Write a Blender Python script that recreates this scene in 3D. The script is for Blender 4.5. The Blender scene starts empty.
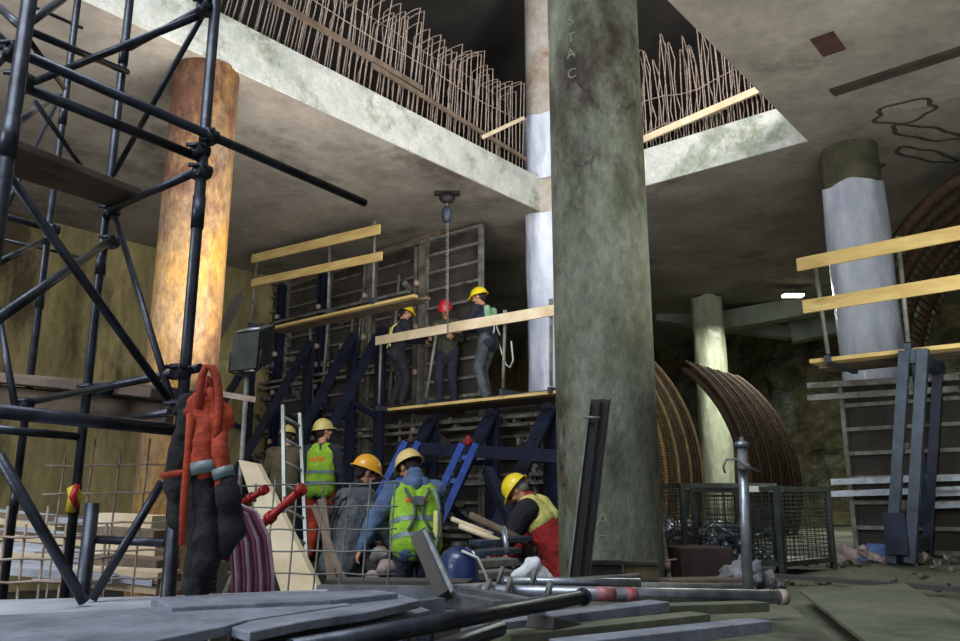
import bpy, bmesh, math, random
from mathutils import Vector as V, Matrix, Quaternion
from mathutils.bvhtree import BVHTree
random.seed(7)
C = bpy.context.scene.collection
R = math.radians
sc = bpy.context.scene
# ------------------------------------------------------------------ camera
EYE = V((0, 0, 1.4)); F = 800.0; PITCH = math.atan(182 / 800)
cam = bpy.data.cameras.new('camera'); cam.sensor_width = 36; cam.lens = F / 960 * 36
cam.clip_start = .05; cam.clip_end = 200
co = bpy.data.objects.new('camera', cam); C.objects.link(co)
co.location = EYE; co.rotation_euler = (math.pi / 2 + PITCH, 0, 0); sc.camera = co
cp, sp = math.cos(PITCH), math.sin(PITCH)
def ray(px, py):
    u = 320.5 - py
    return V((px - 480, F * cp - u * sp, F * sp + u * cp))
def at(px, py, Y):                 # point seen at that pixel, Y metres ahead
    d = ray(px, py); return EYE + d * (Y / d.y)
def onz(px, py, z):
    d = ray(px, py); return EYE + d * ((z - EYE.z) / d.z)
AX = V((math.sin(R(40)), math.cos(R(40)), 0)); BX = V((-math.cos(R(40)), math.sin(R(40)), 0)); Z = V((0, 0, 1))
def ona(px, py, a):                # point on the vertical plane a = const
    d = ray(px, py); return EYE + d * (a / d.dot(AX))
def W(a, b, z): return AX * a + BX * b + Z * z
def ab(p): return p.dot(AX), p.dot(BX)
# ------------------------------------------------------------------ mesh builder
def frame(d, up=Z):
    d = d.normalized()
    if abs(d.dot(up)) > .98: up = V((0, 1, 0)) if abs(d.y) < .9 else V((1, 0, 0))
    x = d.cross(up).normalized(); return x, x.cross(d).normalized()
class MB:
    def __init__(s): s.v = []; s.f = []; s.sm = []
    def add(s, vs, fs, sm=False):
        n = len(s.v); s.v += [V(p) for p in vs]
        for f in fs: s.f.append([i + n for i in f]); s.sm.append(sm)
        return s
    def box(s, c, x, y, z):        # centre and half-axis vectors
        vs = [c + x * i + y * j + z * k for i in (-1, 1) for j in (-1, 1) for k in (-1, 1)]
        fs = [(0, 1, 3, 2), (4, 6, 7, 5), (0, 4, 5, 1), (2, 3, 7, 6), (0, 2, 6, 4), (1, 5, 7, 3)]
        if x.cross(y).dot(z) < 0: fs = [f[::-1] for f in fs]
        return s.add(vs, fs)
    def bar(s, p, q, w, h, up=Z):  # rectangular bar from p to q, w across, h along up
        x, u = frame(q - p, up); return s.box((p + q) / 2, x * (w / 2), (q - p) / 2, u * (h / 2))
    def tube(s, pts, r, n=8, caps=True, closed=False):
        pts = [V(p) for p in pts]; rs = r if isinstance(r, (list, tuple)) else [r] * len(pts)
        vs = []; fs = []; m = len(pts); pu = None
        for i, p in enumerate(pts):
            if closed: d = pts[(i + 1) % m] - pts[i - 1]
            else: d = pts[min(i + 1, m - 1)] - pts[max(i - 1, 0)]
            if d.length < 1e-9: d = V(Z)
            if pu is None: x, u = frame(d)
            else:
                dn = d.normalized(); x = dn.cross(pu)
                if x.length < 1e-4: x, u = frame(d)
                else: x.normalize(); u = x.cross(dn)
            pu = u
            vs += [p + (x * math.cos(2 * math.pi * k / n) + u * math.sin(2 * math.pi * k / n)) * rs[i] for k in range(n)]
        for i in range(m if closed else m - 1):
            for k in range(n):
                a, b = i * n + k, i * n + (k + 1) % n; j = (i + 1) % m
                fs.append((a, b, j * n + (k + 1) % n, j * n + k))
        s.add(vs, fs, True)
        if caps and not closed:
            b = len(s.v) - len(vs)
            s.f.append([b + k for k in range(n)][::-1]); s.sm.append(False)
            s.f.append([b + (m - 1) * n + k for k in range(n)]); s.sm.append(False)
        return s
    def lathe(s, prof, c=V((0, 0, 0)), n=24, ax=Z, caps=True):
        x, u = frame(ax); vs = []; fs = []
        for r, h in prof: vs += [c + ax * h + (x * math.cos(2 * math.pi * k / n) + u * math.sin(2 * math.pi * k / n)) * max(r, 1e-4) for k in range(n)]
        for i in range(len(prof) - 1):
            for k in range(n): fs.append((i * n + k, i * n + (k + 1) % n, (i + 1) * n + (k + 1) % n, (i + 1) * n + k))
        s.add(vs, fs, True)
        return s
    def ell(s, c, x, y, z, n=12, m=8):
        vs = []; fs = []
        for i in range(m + 1):
            t = math.pi * i / m
            for k in range(n):
                p = 2 * math.pi * k / n
                vs.append(c + x * (math.sin(t) * math.cos(p)) + y * (math.sin(t) * math.sin(p)) + z * math.cos(t))
        for i in range(m):
            for k in range(n): fs.append((i * n + k, (i + 1) * n + k, (i + 1) * n + (k + 1) % n, i * n + (k + 1) % n))
        return s.add(vs, fs, True)
    def cap(s, p, q, r1, r2, n=12):   # tapered capsule
        p, q = V(p), V(q); d = q - p; L = d.length
        if L < 1e-5: return s.ell(p, V((r1, 0, 0)), V((0, r1, 0)), V((0, 0, r1)))
        d.normalize(); prof = []
        for i in range(6): t = math.pi / 2 * i / 5; prof.append((r1 * math.sin(t), -r1 * math.cos(t)))
        for i in range(6): t = math.pi / 2 * i / 5; prof.append((r2 * math.cos(t), L + r2 * math.sin(t)))
        return s.lathe(prof, p, n, d)
    def prism(s, poly, th):        # flat polygon of world points, extruded by vector th
        n = len(poly); vs = list(poly) + [p + th for p in poly]
        fs = [tuple(range(n))[::-1], tuple(range(n, 2 * n))] + [(i, (i + 1) % n, n + (i + 1) % n, n + i) for i in range(n)]
        return s.add(vs, fs)
    def mesh(s, name, loc=V((0, 0, 0))):
        me = bpy.data.meshes.new(name); me.from_pydata([p - loc for p in s.v], [], s.f)
        me.polygons.foreach_set('use_smooth', s.sm); me.update(); return me
# ------------------------------------------------------------------ materials
def lin(c): return tuple((x / 255 / 12.92 if x / 255 <= .04045 else ((x / 255 + .055) / 1.055) ** 2.4) for x in c) + (1,)
MC = {}
def mat(name, c1, c2=None, c3=None, sc_=4, rough=.8, metal=0, bump=.2, bs=None, stain=.55, emit=0, stretch=None, alpha=None, vor=None, coat=0, mott=0):
    if name in MC: return MC[name]
    m = bpy.data.materials.new(name); m.use_nodes = True; nt = m.node_tree; N = nt.nodes; L = nt.links
    b = N['Principled BSDF']; b.inputs['Roughness'].default_value = rough; b.inputs['Metallic'].default_value = metal
    b.inputs['Coat Weight'].default_value = coat
    tc = N.new('ShaderNodeTexCoord'); src = tc.outputs['Object']
    if stretch:
        mp = N.new('ShaderNodeMapping'); mp.inputs['Scale'].default_value = stretch; L.new(src, mp.inputs['Vector']); src = mp.outputs['Vector']
    def noise(s_, det=6, r_=.6):
        n = N.new('ShaderNodeTexNoise'); n.inputs['Scale'].default_value = s_; n.inputs['Detail'].default_value = det
        n.inputs['Roughness'].default_value = r_; L.new(src, n.inputs['Vector']); return n.outputs['Fac']
    def ramp(f, p0, p1):
        r = N.new('ShaderNodeMapRange'); r.inputs['From Min'].default_value = p0; r.inputs['From Max'].default_value = p1
        L.new(f, r.inputs['Value']); return r.outputs['Result']
    def mix(f, a, c):
        x = N.new('ShaderNodeMix'); x.data_type = 'RGBA'; L.new(f, x.inputs[0])
        if isinstance(a, tuple): x.inputs[6].default_value = a
        else: L.new(a, x.inputs[6])
        x.inputs[7].default_value = c; return x.outputs[2]
    col = lin(c1); b.inputs['Base Color'].default_value = col
    if c2: col = mix(ramp(noise(sc_), .35, .65), col, lin(c2))
    if c3: col = mix(ramp(noise(sc_ * .37, 8, .7), stain, stain + .1), col, lin(c3))
    if vor:                        # thin dark cracks
        v = N.new('ShaderNodeTexVoronoi'); v.feature = 'DISTANCE_TO_EDGE'; v.inputs['Scale'].default_value = vor[0]
        nz = N.new('ShaderNodeTexNoise'); nz.inputs['Scale'].default_value = 1.5; nz.inputs['Detail'].default_value = 5
        L.new(src, nz.inputs['Vector']); ad = N.new('ShaderNodeVectorMath'); ad.operation = 'ADD'
        L.new(src, ad.inputs[0]); L.new(nz.outputs['Color'], ad.inputs[1]); L.new(ad.outputs[0], v.inputs['Vector'])
        cr = ramp(v.outputs['Distance'], .018, .004)
        mu = N.new('ShaderNodeMath'); mu.operation = 'MULTIPLY'; L.new(cr, mu.inputs[0]); L.new(ramp(noise(.9), .5, .6), mu.inputs[1])
        col = mix(mu.outputs[0], col, lin(vor[1]))
    if mott:                       # fine grain and grime
        n1 = noise(sc_ * 7, 8, .75); r1 = ramp(n1, .3, .7); mm = N.new('ShaderNodeMapRange'); mm.inputs['To Min'].default_value = 1 - mott; mm.inputs['To Max'].default_value = 1 + mott * .5; L.new(r1, mm.inputs['Value'])
        vm = N.new('ShaderNodeVectorMath'); vm.operation = 'SCALE'
        if isinstance(col, tuple): vm.inputs[0].default_value = col[:3]
        else: L.new(col, vm.inputs[0])
        L.new(mm.outputs[0], vm.inputs['Scale']); col = vm.outputs[0]
    if not isinstance(col, tuple): L.new(col, b.inputs['Base Color'])
    if bump:
        bp = N.new('ShaderNodeBump'); bp.inputs['Strength'].default_value = bump; bp.inputs['Distance'].default_value = .03
        L.new(noise(bs or sc_ * 5, 8, .65), bp.inputs['Height']); L.new(bp.outputs[0], b.inputs['Normal'])
    if emit: b.inputs['Emission Color'].default_value = lin(c1); b.inputs['Emission Strength'].default_value = emit
    MC[name] = m; return m
M = dict(
 conc_ceil=mat('ceiling concrete', (158, 151, 141), (128, 121, 113), (96, 88, 80), .9, .9, bump=.25, bs=4, stain=.54, mott=.25),
 conc_beam=mat('pale concrete', (208, 208, 202), (178, 182, 174), (140, 146, 128), 3.2, .85, bump=.25, stain=.52, mott=.25),
 conc_col=mat('column concrete', (136, 138, 124), (88, 92, 70), (62, 48, 36), 2.4, .8, bump=.7, bs=8, stain=.5, stretch=(1, 1, .55), mott=.5, vor=(1.6, (30, 24, 20))),
 conc_rust=mat('rust stained column concrete', (166, 122, 50), (132, 112, 92), (96, 60, 40), 2.2, .85, bump=.8, bs=6, stain=.46, stretch=(1, 1, .5), mott=.65),
 conc_pale=mat('pale stained concrete', (190, 184, 176), (158, 142, 126), (126, 68, 44), 1.8, .8, bump=.3, stain=.55, mott=.25),
 conc_green=mat('mossy column concrete', (96, 94, 74), (66, 66, 48), None, 3, .9, bump=.3),
 wall=mat('yellowed retaining wall', (176, 162, 114), (134, 124, 84), (82, 72, 50), 1.3, .95, bump=.5, bs=5, stain=.53, stretch=(1, 1, .3), mott=.35),
 rock=mat('mossy soil face', (124, 118, 84), (70, 68, 50), (136, 140, 130), 1.6, 1, bump=1, bs=3, stain=.54, mott=.5),
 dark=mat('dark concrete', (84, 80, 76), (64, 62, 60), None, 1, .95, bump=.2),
 floor=mat('muddy floor', (74, 68, 58), (50, 47, 42), (96, 92, 84), 1.5, .85, bump=.5, stain=.6, mott=.4),
 ledge=mat('greenish dusty concrete', (118, 120, 98), (84, 88, 70), (58, 58, 48), 1.2, .9, bump=.5, stain=.55, mott=.35),
 steel=mat('dark scaffold steel', (78, 82, 92), (48, 50, 58), (74, 52, 42), 9, .36, .75, bump=.1, stain=.66),
 galv=mat('galvanised steel', (176, 182, 190), (132, 138, 146), None, 12, .32, .7, bump=.08),
 galv2=mat('dull grey steel', (140, 140, 134), (98, 98, 92), (84, 70, 56), 8, .6, .3, bump=.15),
 rust=mat('rusty steel bar', (186, 170, 158), (140, 118, 104), None, 14, .8, .2, bump=.2),
 rustd=mat('rusty brown steel', (92, 68, 46), (58, 42, 30), None, 10, .8, .2, bump=.2),
 blue=mat('dark blue painted steel', (30, 38, 66), (22, 26, 42), (46, 42, 40), 6, .5, .2, bump=.1, stain=.66),
 blueb=mat('bright blue painted steel', (42, 78, 160), (32, 58, 124), None, 6, .4, .1, bump=.1),
 slate=mat('blue grey painted steel', (64, 76, 92), (46, 54, 66), (62, 56, 50), 6, .5, .2, bump=.1, stain=.62),
 wood=mat('yellow pine board', (222, 194, 128), (196, 164, 100), (150, 116, 66), 3, .75, bump=.15, bs=30, stain=.6, stretch=(.6, .6, 3), mott=.15),
 woodp=mat('pale timber', (228, 212, 180), (200, 178, 144), (150, 124, 96), 3, .8, bump=.15, stain=.64),
 woodd=mat('weathered brown timber', (124, 106, 90), (88, 74, 62), None, 4, .85, bump=.2),
 woodg=mat('weathered grey board', (140, 144, 156), (104, 108, 120), (74, 76, 84), 5, .7, bump=.3, bs=40, stain=.58, mott=.3),
 woodl=mat('light grey board', (186, 190, 198), (150, 154, 164), None, 5, .7, bump=.2, bs=40),
 ply=mat('dark plywood face', (66, 60, 54), (40, 37, 34), None, 3, .8, bump=.1),
 plastic=mat('white plastic wrap', (208, 212, 224), (180, 186, 206), None, 3, .25, bump=1, bs=5, stretch=(1.4, 1.4, .7), coat=.3),
 plasticg=mat('dusty plastic wrap', (200, 204, 178), (168, 170, 140), None, 3, .35, bump=1, bs=5, stretch=(1.4, 1.4, .7), coat=.2),
 cloth_w=mat('white bag plastic', (236, 238, 242), (204, 208, 216), None, 6, .5, bump=.5),
 cagem=mat('dark green grey steel', (70, 76, 70), (48, 52, 48), None, 8, .6, .2, bump=.1),
 paint=mat('faded white paint', (138, 140, 124), (116, 118, 98), None, 20, .9, bump=0),
 red=mat('red painted steel', (196, 40, 40), (150, 30, 32), None, 10, .4, .1, bump=.1),
 hose=mat('maroon hose rubber', (120, 64, 84), (90, 46, 62), None, 8, .35, bump=.05),
 hosel=mat('pale violet hose rubber', (186, 160, 178), (150, 120, 140), None, 8, .35, bump=.05),
 skin=mat('skin', (196, 144, 116), (176, 120, 94), None, 30, .6, bump=.05),
 eye=mat('dark eye', (30, 24, 22), rough=.3, bump=0),
 lip=mat('lip', (150, 84, 74), rough=.6, bump=0),
 hairg=mat('grey hair', (140, 136, 130), (100, 96, 92), None, 60, .8, bump=.4),
 haird=mat('dark hair', (44, 34, 28), (28, 22, 20), None, 60, .8, bump=.4),
 hy=mat('yellow helmet plastic', (244, 214, 36), rough=.3, bump=.02, coat=.4),
 ho=mat('orange yellow helmet plastic', (236, 172, 44), (224, 158, 40), None, 5, .32, bump=.02, coat=.4),
 hb=mat('dusty cream helmet plastic', (222, 198, 128), (204, 178, 110), None, 5, .4, bump=.03),
 hk=mat('dusty khaki helmet plastic', (196, 182, 110), (170, 154, 92), None, 5, .45, bump=.03),
 hr=mat('dark red helmet plastic', (190, 34, 46), rough=.35, bump=.02, coat=.3),
 viz=mat('fluorescent yellow green fabric', (154, 200, 50), (124, 168, 42), None, 12, .8, bump=.3),
 vizp=mat('pale yellow fabric', (224, 220, 130), (196, 190, 104), None, 12, .8, bump=.3),
 refl=mat('grey reflective tape', (120, 138, 140), (98, 112, 116), None, 12, .4, bump=.1),
 org=mat('orange work fabric', (194, 74, 40), (150, 52, 30), None, 8, .8, bump=.4),
 orgp=mat('orange print', (232, 110, 40), rough=.8, bump=0),
 redc=mat('dark red work fabric', (166, 34, 34), (128, 24, 26), None, 7, .85, bump=.5),
 navy=mat('dark navy fabric', (44, 48, 66), (28, 30, 42), None, 9, .9, bump=.5),
 black=mat('black fabric', (38, 37, 42), (22, 22, 26), None, 9, .85, bump=.5),
 denim=mat('grey blue jacket fabric', (92, 116, 152), (66, 86, 120), None, 8, .8, bump=.6),
 greyj=mat('dark grey jacket fabric', (86, 94, 98), (60, 66, 70), None, 8, .7, bump=.6),
 khaki=mat('khaki brown fabric', (96, 88, 66), (70, 64, 48), None, 8, .9, bump=.5),
 olive=mat('dull olive fabric', (72, 74, 58), (48, 50, 40), None, 8, .9, bump=.5),
 rubber=mat('black rubber', (30, 29, 28), rough=.6, bump=.1),
 bluep=mat('blue plastic', (50, 92, 170), (36, 66, 130), None, 4, .35, bump=.1),
 white=mat('white rope', (206, 206, 196), rough=.8, bump=.1),
 glass=mat('smoky lamp glass', (92, 96, 94), (72, 76, 74), None, 5, .15, bump=0, coat=.5),
 lamp=mat('glowing lamp diffuser', (255, 250, 225), rough=.5, bump=0, emit=6),
 label=mat('pale label', (200, 200, 190), rough=.6, bump=0),
 yel=mat('yellow tape', (214, 186, 50), rough=.7, bump=0),
)
# ------------------------------------------------------------------ scene objects
def tagp(o, label=None, cat=None, group=None, kind=None):
    if label: o['label'] = label
    if cat: o['category'] = cat
    if group: o['group'] = group
    if kind: o['kind'] = kind
    return o
def thing(name, label, cat, loc, group=None, kind=None):
    o = bpy.data.objects.new(name, None); C.objects.link(o); o.location = loc; o.empty_display_size = .1
    return tagp(o, label, cat, group, kind)
def wloc(o):
    l = V(o.location)
    while o.parent: o = o.parent; l += V(o.location)
    return l
def part(t, name, mb, m, label=None, kind=None, bev=0):
    loc = wloc(t); me = mb if isinstance(mb, bpy.types.Mesh) else mb.mesh(name, loc)
    if len(me.materials) == 0: me.materials.append(m)
    o = bpy.data.objects.new(name, me); C.objects.link(o); o.parent = t
    if bev: add_bev(o, bev)
    return tagp(o, label, kind=kind)
def add_bev(o, w):
    b = o.modifiers.new('b', 'BEVEL'); b.width = w; b.segments = 2; b.limit_method = 'ANGLE'; b.angle_limit = R(50)
def single(name, label, cat, mb, m, group=None, kind=None, bev=0):
    lo = V((min(p.x for p in mb.v), min(p.y for p in mb.v), min(p.z for p in mb.v))); hi = V((max(p.x for p in mb.v), max(p.y for p in mb.v), 0))
    loc = V(((lo.x + hi.x) / 2, (lo.y + hi.y) / 2, lo.z))
    me = mb.mesh(name, loc); me.materials.append(m)
    o = bpy.data.objects.new(name, me); C.objects.link(o); o.location = loc
    if bev: add_bev(o, bev)
    return tagp(o, label, cat, group, kind)
def struct(name, mb, m, label=None, bev=0):
    o = single(name, label, None, mb, m, kind='structure', bev=bev); return o
def copy_tree(o, parent=None):
    c = o.copy(); C.objects.link(c)
    if parent: c.parent = parent
    for ch in list(o.children): copy_tree(ch, c)
    return c
def textmesh(s, size, shear=0):
    cu = bpy.data.curves.new('t', 'FONT'); cu.body = s; cu.size = size; cu.align_x = 'CENTER'; cu.align_y = 'CENTER'; cu.shear = shear
    o = bpy.data.objects.new('t', cu); C.objects.link(o); dg = bpy.context.evaluated_depsgraph_get()
    me = bpy.data.meshes.new_from_object(o.evaluated_get(dg)); bpy.data.objects.remove(o)
    bm = bmesh.new(); bm.from_mesh(me); bmesh.ops.triangulate(bm, faces=bm.faces)
    vs = [v.co.copy() for v in bm.verts]; fs = [[v.index for v in f.verts] for f in bm.faces]; bm.free(); return vs, fs
# ================================================================== the setting
H = 6.2; TOP = 6.78
c1 = onz(545, 214, H); A1, B1 = ab(c1)
c2 = onz(805, 138, H); A2, B2 = ab(c2)
B2 = B1 + (B2 - B1)
LW = 14.3                          # left wall at b = LW
def slab(name, a0, a1, b0, b1, z0, z1, m, nx=1):
    mb = MB(); mb.box(W((a0 + a1) / 2, (b0 + b1) / 2, (z0 + z1) / 2), AX * ((a1 - a0) / 2), BX * ((b1 - b0) / 2), Z * ((z1 - z0) / 2))
    return struct(name, mb, m)
AB = A1                            # far edge of the opening
slab('ceiling_left', 1.2, AB, B1, LW + .5, H, TOP, M['conc_ceil'])
slab('ceiling_back', AB, 30, -22, LW + .5, H, TOP, M['conc_ceil'])
slab('ceiling_right', 3.6, AB, -22, B2, H, TOP, M['conc_ceil'])
# pale faces of the opening: edge beams cast with the slab
def facebeam(name, p, q, z0, z1, out):
    mb = MB(); mb.prism([p + Z * z0, q + Z * z0, q + Z * z1, p + Z * z1], out); return struct(name, mb, M['conc_beam'])
facebeam('trim_1', W(1.2, B1, 0), W(AB, B1, 0), H - .005, TOP + .02, BX * -.03)
facebeam('trim_2', W(AB, B1, 0), W(AB, B2, 0), H - .005, TOP + .02, AX * -.03)
mb = MB(); mb.box(W(2.9, B1 + .12, TOP + .55), AX * 1.05, BX * .12, Z * .55); struct('trim_3', mb, M['conc_beam'])
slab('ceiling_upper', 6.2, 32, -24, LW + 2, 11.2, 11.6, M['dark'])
for k in range(0):
    pass
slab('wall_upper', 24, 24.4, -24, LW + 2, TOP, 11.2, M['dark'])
slab('wall_left', -8, 26, LW, LW + .5, -.2, H, M['wall'])
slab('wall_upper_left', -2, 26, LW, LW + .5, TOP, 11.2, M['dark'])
# soil face at the back right and dark wall at the back
def rough(name, p0, u, nu, w, nw, amp, m, nrm, seed=1):
    rnd = random.Random(seed); mb = MB(); vs = []; fs = []
    from mathutils import noise
    for i in range(nu + 1):
        for j in range(nw + 1):
            p = p0 + u * (i / nu) + w * (j / nw); n = noise.fractal(p * .7, .9, 2, 5) + .35 * noise.fractal(p * 2.7, .9, 2, 3)
            vs.append(p + nrm * (amp * n))
    for i in range(nu):
        for j in range(nw):
            a = i * (nw + 1) + j; fs.append((a, a + 1, a + nw + 2, a + nw + 1))
    mb.add(vs, fs); return struct(name, mb, m)
rough('wall_back', W(22.5, LW, -.3), BX * -40, 160, Z * 6.5, 40, .5, M['rock'], AX * -1)
rough('wall_right', W(8, -17.5, -.3), AX * 16, 60, Z * 6.5, 30, .5, M['rock'], BX)
rough('floor', V((-16, -2.5, 0)), V((22, 0, 0)), 70, V((0, 30, 0)), 90, .05, M['floor'], Z, 3)
LZ = .8                            # raised ground on the right
def ledge():
    mb = MB(); from mathutils import noise; nu, nw = 90, 110; vs = []; fs = []
    for i in range(nu + 1):
        for j in range(nw + 1):
            p = V((.2, .5, LZ)) + V((.21, .978, 0)) * (26 * i / nu) + V((.978, -.21, 0)) * (20 * j / nw); p.z += .035 * noise.fractal(p * 1.3, .9, 2, 5)
            if j == 0: p.z = -.1
            vs.append(p)
    for i in range(nu):
        for j in range(nw):
            q = i * (nw + 1) + j; fs.append((q, q + 1, q + nw + 2, q + nw + 1))
    mb.add(vs, fs); return struct('floor_raised', mb, M['ledge'])
ledge()
# recess and joint strip in the right ceiling
p = onz(828, 44, H); mb = MB(); mb.box(p + Z * .005, BX * .12, AX * .22, Z * .015); struct('trim_4', mb, mat('rusty recess', (44, 34, 30), (86, 50, 40), None, 8))
mb = MB(); mb.bar(onz(832, 92, H - .01), onz(1010, 34, H - .01), .16, .06); struct('trim_5', mb, mat('stained joint strip', (70, 60, 50), (48, 42, 38), None, 3))
# damp outlines on the ceiling, marks with shapes of their own
wet = mat('dark damp stain', (62, 62, 52), (74, 72, 60), None, 5)
k = 6
for cx, cy, rx, ry, rot in ((905, 112, 34, 9, -.2), (925, 133, 30, 7, .1), (925, 155, 26, 6, .2), (862, 172, 22, 5, -.3)):
    pts = []
    for i in range(28):
        t = 2 * math.pi * i / 28; q = 1 + .16 * math.sin(2 * t + rot * 9) + .12 * math.sin(5 * t + cx)
        x, y = rx * math.cos(t) * q, ry * math.sin(t) * q
        pts.append(onz(cx + x * math.cos(rot) - y * math.sin(rot), cy + x * math.sin(rot) + y * math.cos(rot), H - .006))
    mb = MB(); mb.tube([V((a.x, a.y, a.z)) for a in pts], .028, 4, closed=True)
    for v in mb.v: v.z = H - .004 + (v.z - H) * .1
    struct('trim_%d' % k, mb, wet); k += 1
# ------------------------------------------------------------------ columns
def column(label, x, y, r, z0, z1, m, wraps=(), extra=()):
    t = thing('concrete_column', label, 'column', V((x, y, z0)), 'round concrete columns', kind='structure')
    mb = MB(); prof = [(r, z0 + (z1 - z0) * i / 30) for i in range(31)]; mb.lathe(prof, V((x, y, 0)), 48); part(t, 'shaft', mb, m)
    for zz0, zz1, wm in wraps:
        mb = MB(); n = 40; vs = []; fs = []; K = 26; rn = random.Random(int(x * 97))
        ph = [rn.uniform(0, 6) for _ in range(6)]
        for i in range(K + 1):
            z = zz0 + (zz1 - zz0) * i / K
            for k in range(n):
                a = 2 * math.pi * k / n
                rr = r + .03 + .012 * math.sin(3 * a + ph[0] + z * .8) + .009 * math.sin(7 * a + ph[1] - z * 2.1) + .006 * math.sin(11 * a + z * 3.7 + ph[2])
                vs.append(V((x + rr * math.cos(a), y + rr * math.sin(a), z + (.03 * math.sin(4 * a + ph[3]) if i in (0, K) else 0))))
        for i in range(K):
            for k in range(n): fs.append((i * n + k, i * n + (k + 1) % n, (i + 1) * n + (k + 1) % n, (i + 1) * n + k))
        mb.add(vs, fs, True); part(t, 'plastic_wrap', mb, wm)
    return t
CC = V(((609 - 480) / 820 * 6.2, 6.2, 0)); CR = .385
ct = column('thick mossy grey concrete column in the centre, steel channels leaning on it', CC.x, CC.y, CR, 0, 11.0, M['conc_col'])
def colpaint(txt, px, py, size, name='stencil_letter'):
    vs, fs = textmesh(txt, size); d = ray(px, py); a = math.asin(max(-1, min(1, 0)))
    # nearest hit of the ray with the shaft
    o = V((0, 0)); dd = V((d.x, d.y)).normalized(); cc = V((CC.x, CC.y)); tt = dd.dot(cc); h2 = cc.length_squared - tt * tt
    s = tt - math.sqrt(max(CR * CR - h2, 0)); hp = dd * s; ang = math.atan2(hp.y - cc.y, hp.x - cc.x)
    z = EYE.z + d.z * (s / V((d.x, d.y)).length); mb = MB(); out = []
    for v in vs:
        aa = ang + v.x / CR; out.append(V((CC.x + (CR + .003) * math.cos(aa), CC.y + (CR + .003) * math.sin(aa), z + v.y)))
    mb.add(out, fs); part(ct, name, mb, M['paint'], 'faded white painted letter')
for tx, px, py in (('S', 571, 21), ('T', 571, 38), ('A', 571, 54), ('C', 572, 74)): colpaint(tx, px, py, .12)
for tx, px, py in (('A', 603, 520), ('C', 603, 543)): colpaint(tx, px, py, .16)
p = onz(198, 60, H); ORC = V((p.x, p.y + .3, 0))
column('rust orange stained column behind the left scaffold', ORC.x, ORC.y, .36, 0, H + .02, M['conc_rust'])
q = c1 + AX * .12 + BX * -.02
column('pale column at the opening corner, wrapped in white plastic', q.x, q.y + .1, .38, 0, 11.2, M['conc_pale'],
       ((2.2, H - .02, M['plastic']), (TOP + .02, 8.0, M['plastic'])))
p = onz(857, 142, H); column('mossy topped column wrapped in white plastic behind the right platform', p.x, p.y + .25, .36, LZ, H + .02, M['conc_green'], ((LZ, 5.62, M['plastic']),))
p = at(713, 400, 18.6); column('slim dusty plastic wrapped column between the two rebar tunnels', p.x, p.y, .33, LZ, H + .02, M['conc_green'], ((LZ, 6.18, M['plasticg']),))
p = at(711, 90, 19); mb = MB(); mb.lathe([(.3, TOP), (.3, 11.2)], V((p.x, p.y, 0)), 24); o = struct('upper_column', mb, M['conc_green'])
# pale beams far back right
mb = MB(); mb.bar(at(722, 322, 19.5), at(870, 296, 18.6), .5, .45); struct('trim_10', mb, mat('grey green beam', (164, 172, 156), (130, 138, 124), None, 2))
mb = MB(); mb.bar(at(790, 334, 20.5), at(930, 306, 19.5), .5, .5); struct('trim_11', mb, MC['grey green beam'])
mb = MB(); mb.bar(at(655, 316, 20.5), at(790, 334, 20.5), .4, .3); struct('trim_12', mb, MC['grey green beam'])
t = thing('ceiling_light', 'small lit work lamp under the far right beams', 'lamp', at(793, 296, 17.6))
mb = MB(); c = at(793, 295, 17.6); mb.box(c + Z * .05, V((.26, 0, 0)), V((0, .12, 0)), Z * .04); part(t, 'housing', mb, M['galv2'])
mb = MB(); mb.box(c - Z * .01, V((.22, 0, 0)), V((0, .1, 0)), Z * .03); part(t, 'diffuser', mb, M['lamp'], 'glowing lamp diffuser')
mb = MB(); mb.tube([c + Z * .08, V((c.x, c.y, H))], .012, 6); part(t, 'hanger', mb, M['galv2'])

# ================================================================== starter bars on the slab edges
def hairpin(h, w, bend, seed, r=.0085):
    rn = random.Random(seed); pts = []
    for i in range(5):
        z = h * i / 4; pts.append(AX * (bend * (z / h) ** 1.6 + rn.uniform(-.005, .005)) + Z * z + BX * rn.uniform(-.005, .005))
    top = pts[-1]; pts2 = [top + BX * (w * j / 4) + Z * (.03 * math.sin(math.pi * j / 4)) for j in range(1, 5)]
    back = [AX * (bend * (z / h) ** 1.6 + rn.uniform(-.004, .004) + rn.choice((0, 0, .05))) + BX * w + Z * z for z in [h * i / 6 for i in range(5, -1, -1)]]
    mb = MB(); mb.tube(pts + pts2 + back, r, 6); me = mb.mesh('starter_bar'); me.materials.append(M['rust']); return me
hp = [hairpin(1.5 + .12 * (i % 4), .3 + .03 * i, -.03 + .01 * i, i) for i in range(7)]
def bar_at(me, loc, label, group, rz=0, tilt=0):
    o = bpy.data.objects.new('starter_bar', me); C.objects.link(o); o.location = loc; tl = tilt + random.uniform(-.025, .025) * (1 + 2 * (rz != 0)); o.rotation_mode = 'QUATERNION'; o.rotation_quaternion = Quaternion(BX, tl) @ Quaternion(AX, random.uniform(-.02, .02)) @ Quaternion(Z, rz)
    return tagp(o, label, 'rebar', group)
a = AB - .5; TS = 1
while a > 2.2:
    bar_at(random.choice(hp), W(a, B1 + .1, TOP), 'thin rusty starter bar rising from the long left slab edge', 'starter bars along the left slab edge', 0, TS * (.03 + .16 * (AB - a) / 7)); a -= random.uniform(.085, .12)
hp2 = [hairpin(1.55 + .17 * (i % 4), .05 + .02 * i, -.12 + .04 * i, 40 + i) for i in range(7)]
b = B1 - .55
while b > B2 + .2:
    me = random.choice(hp2)
    bar_at(me, W(AB + .12, b, TOP), 'thin rusty starter bar rising from the short slab edge right of the mossy column', 'starter bars along the right slab edge', R(-90) + random.uniform(-.2, .2)); b -= random.uniform(.07, .12)
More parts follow.
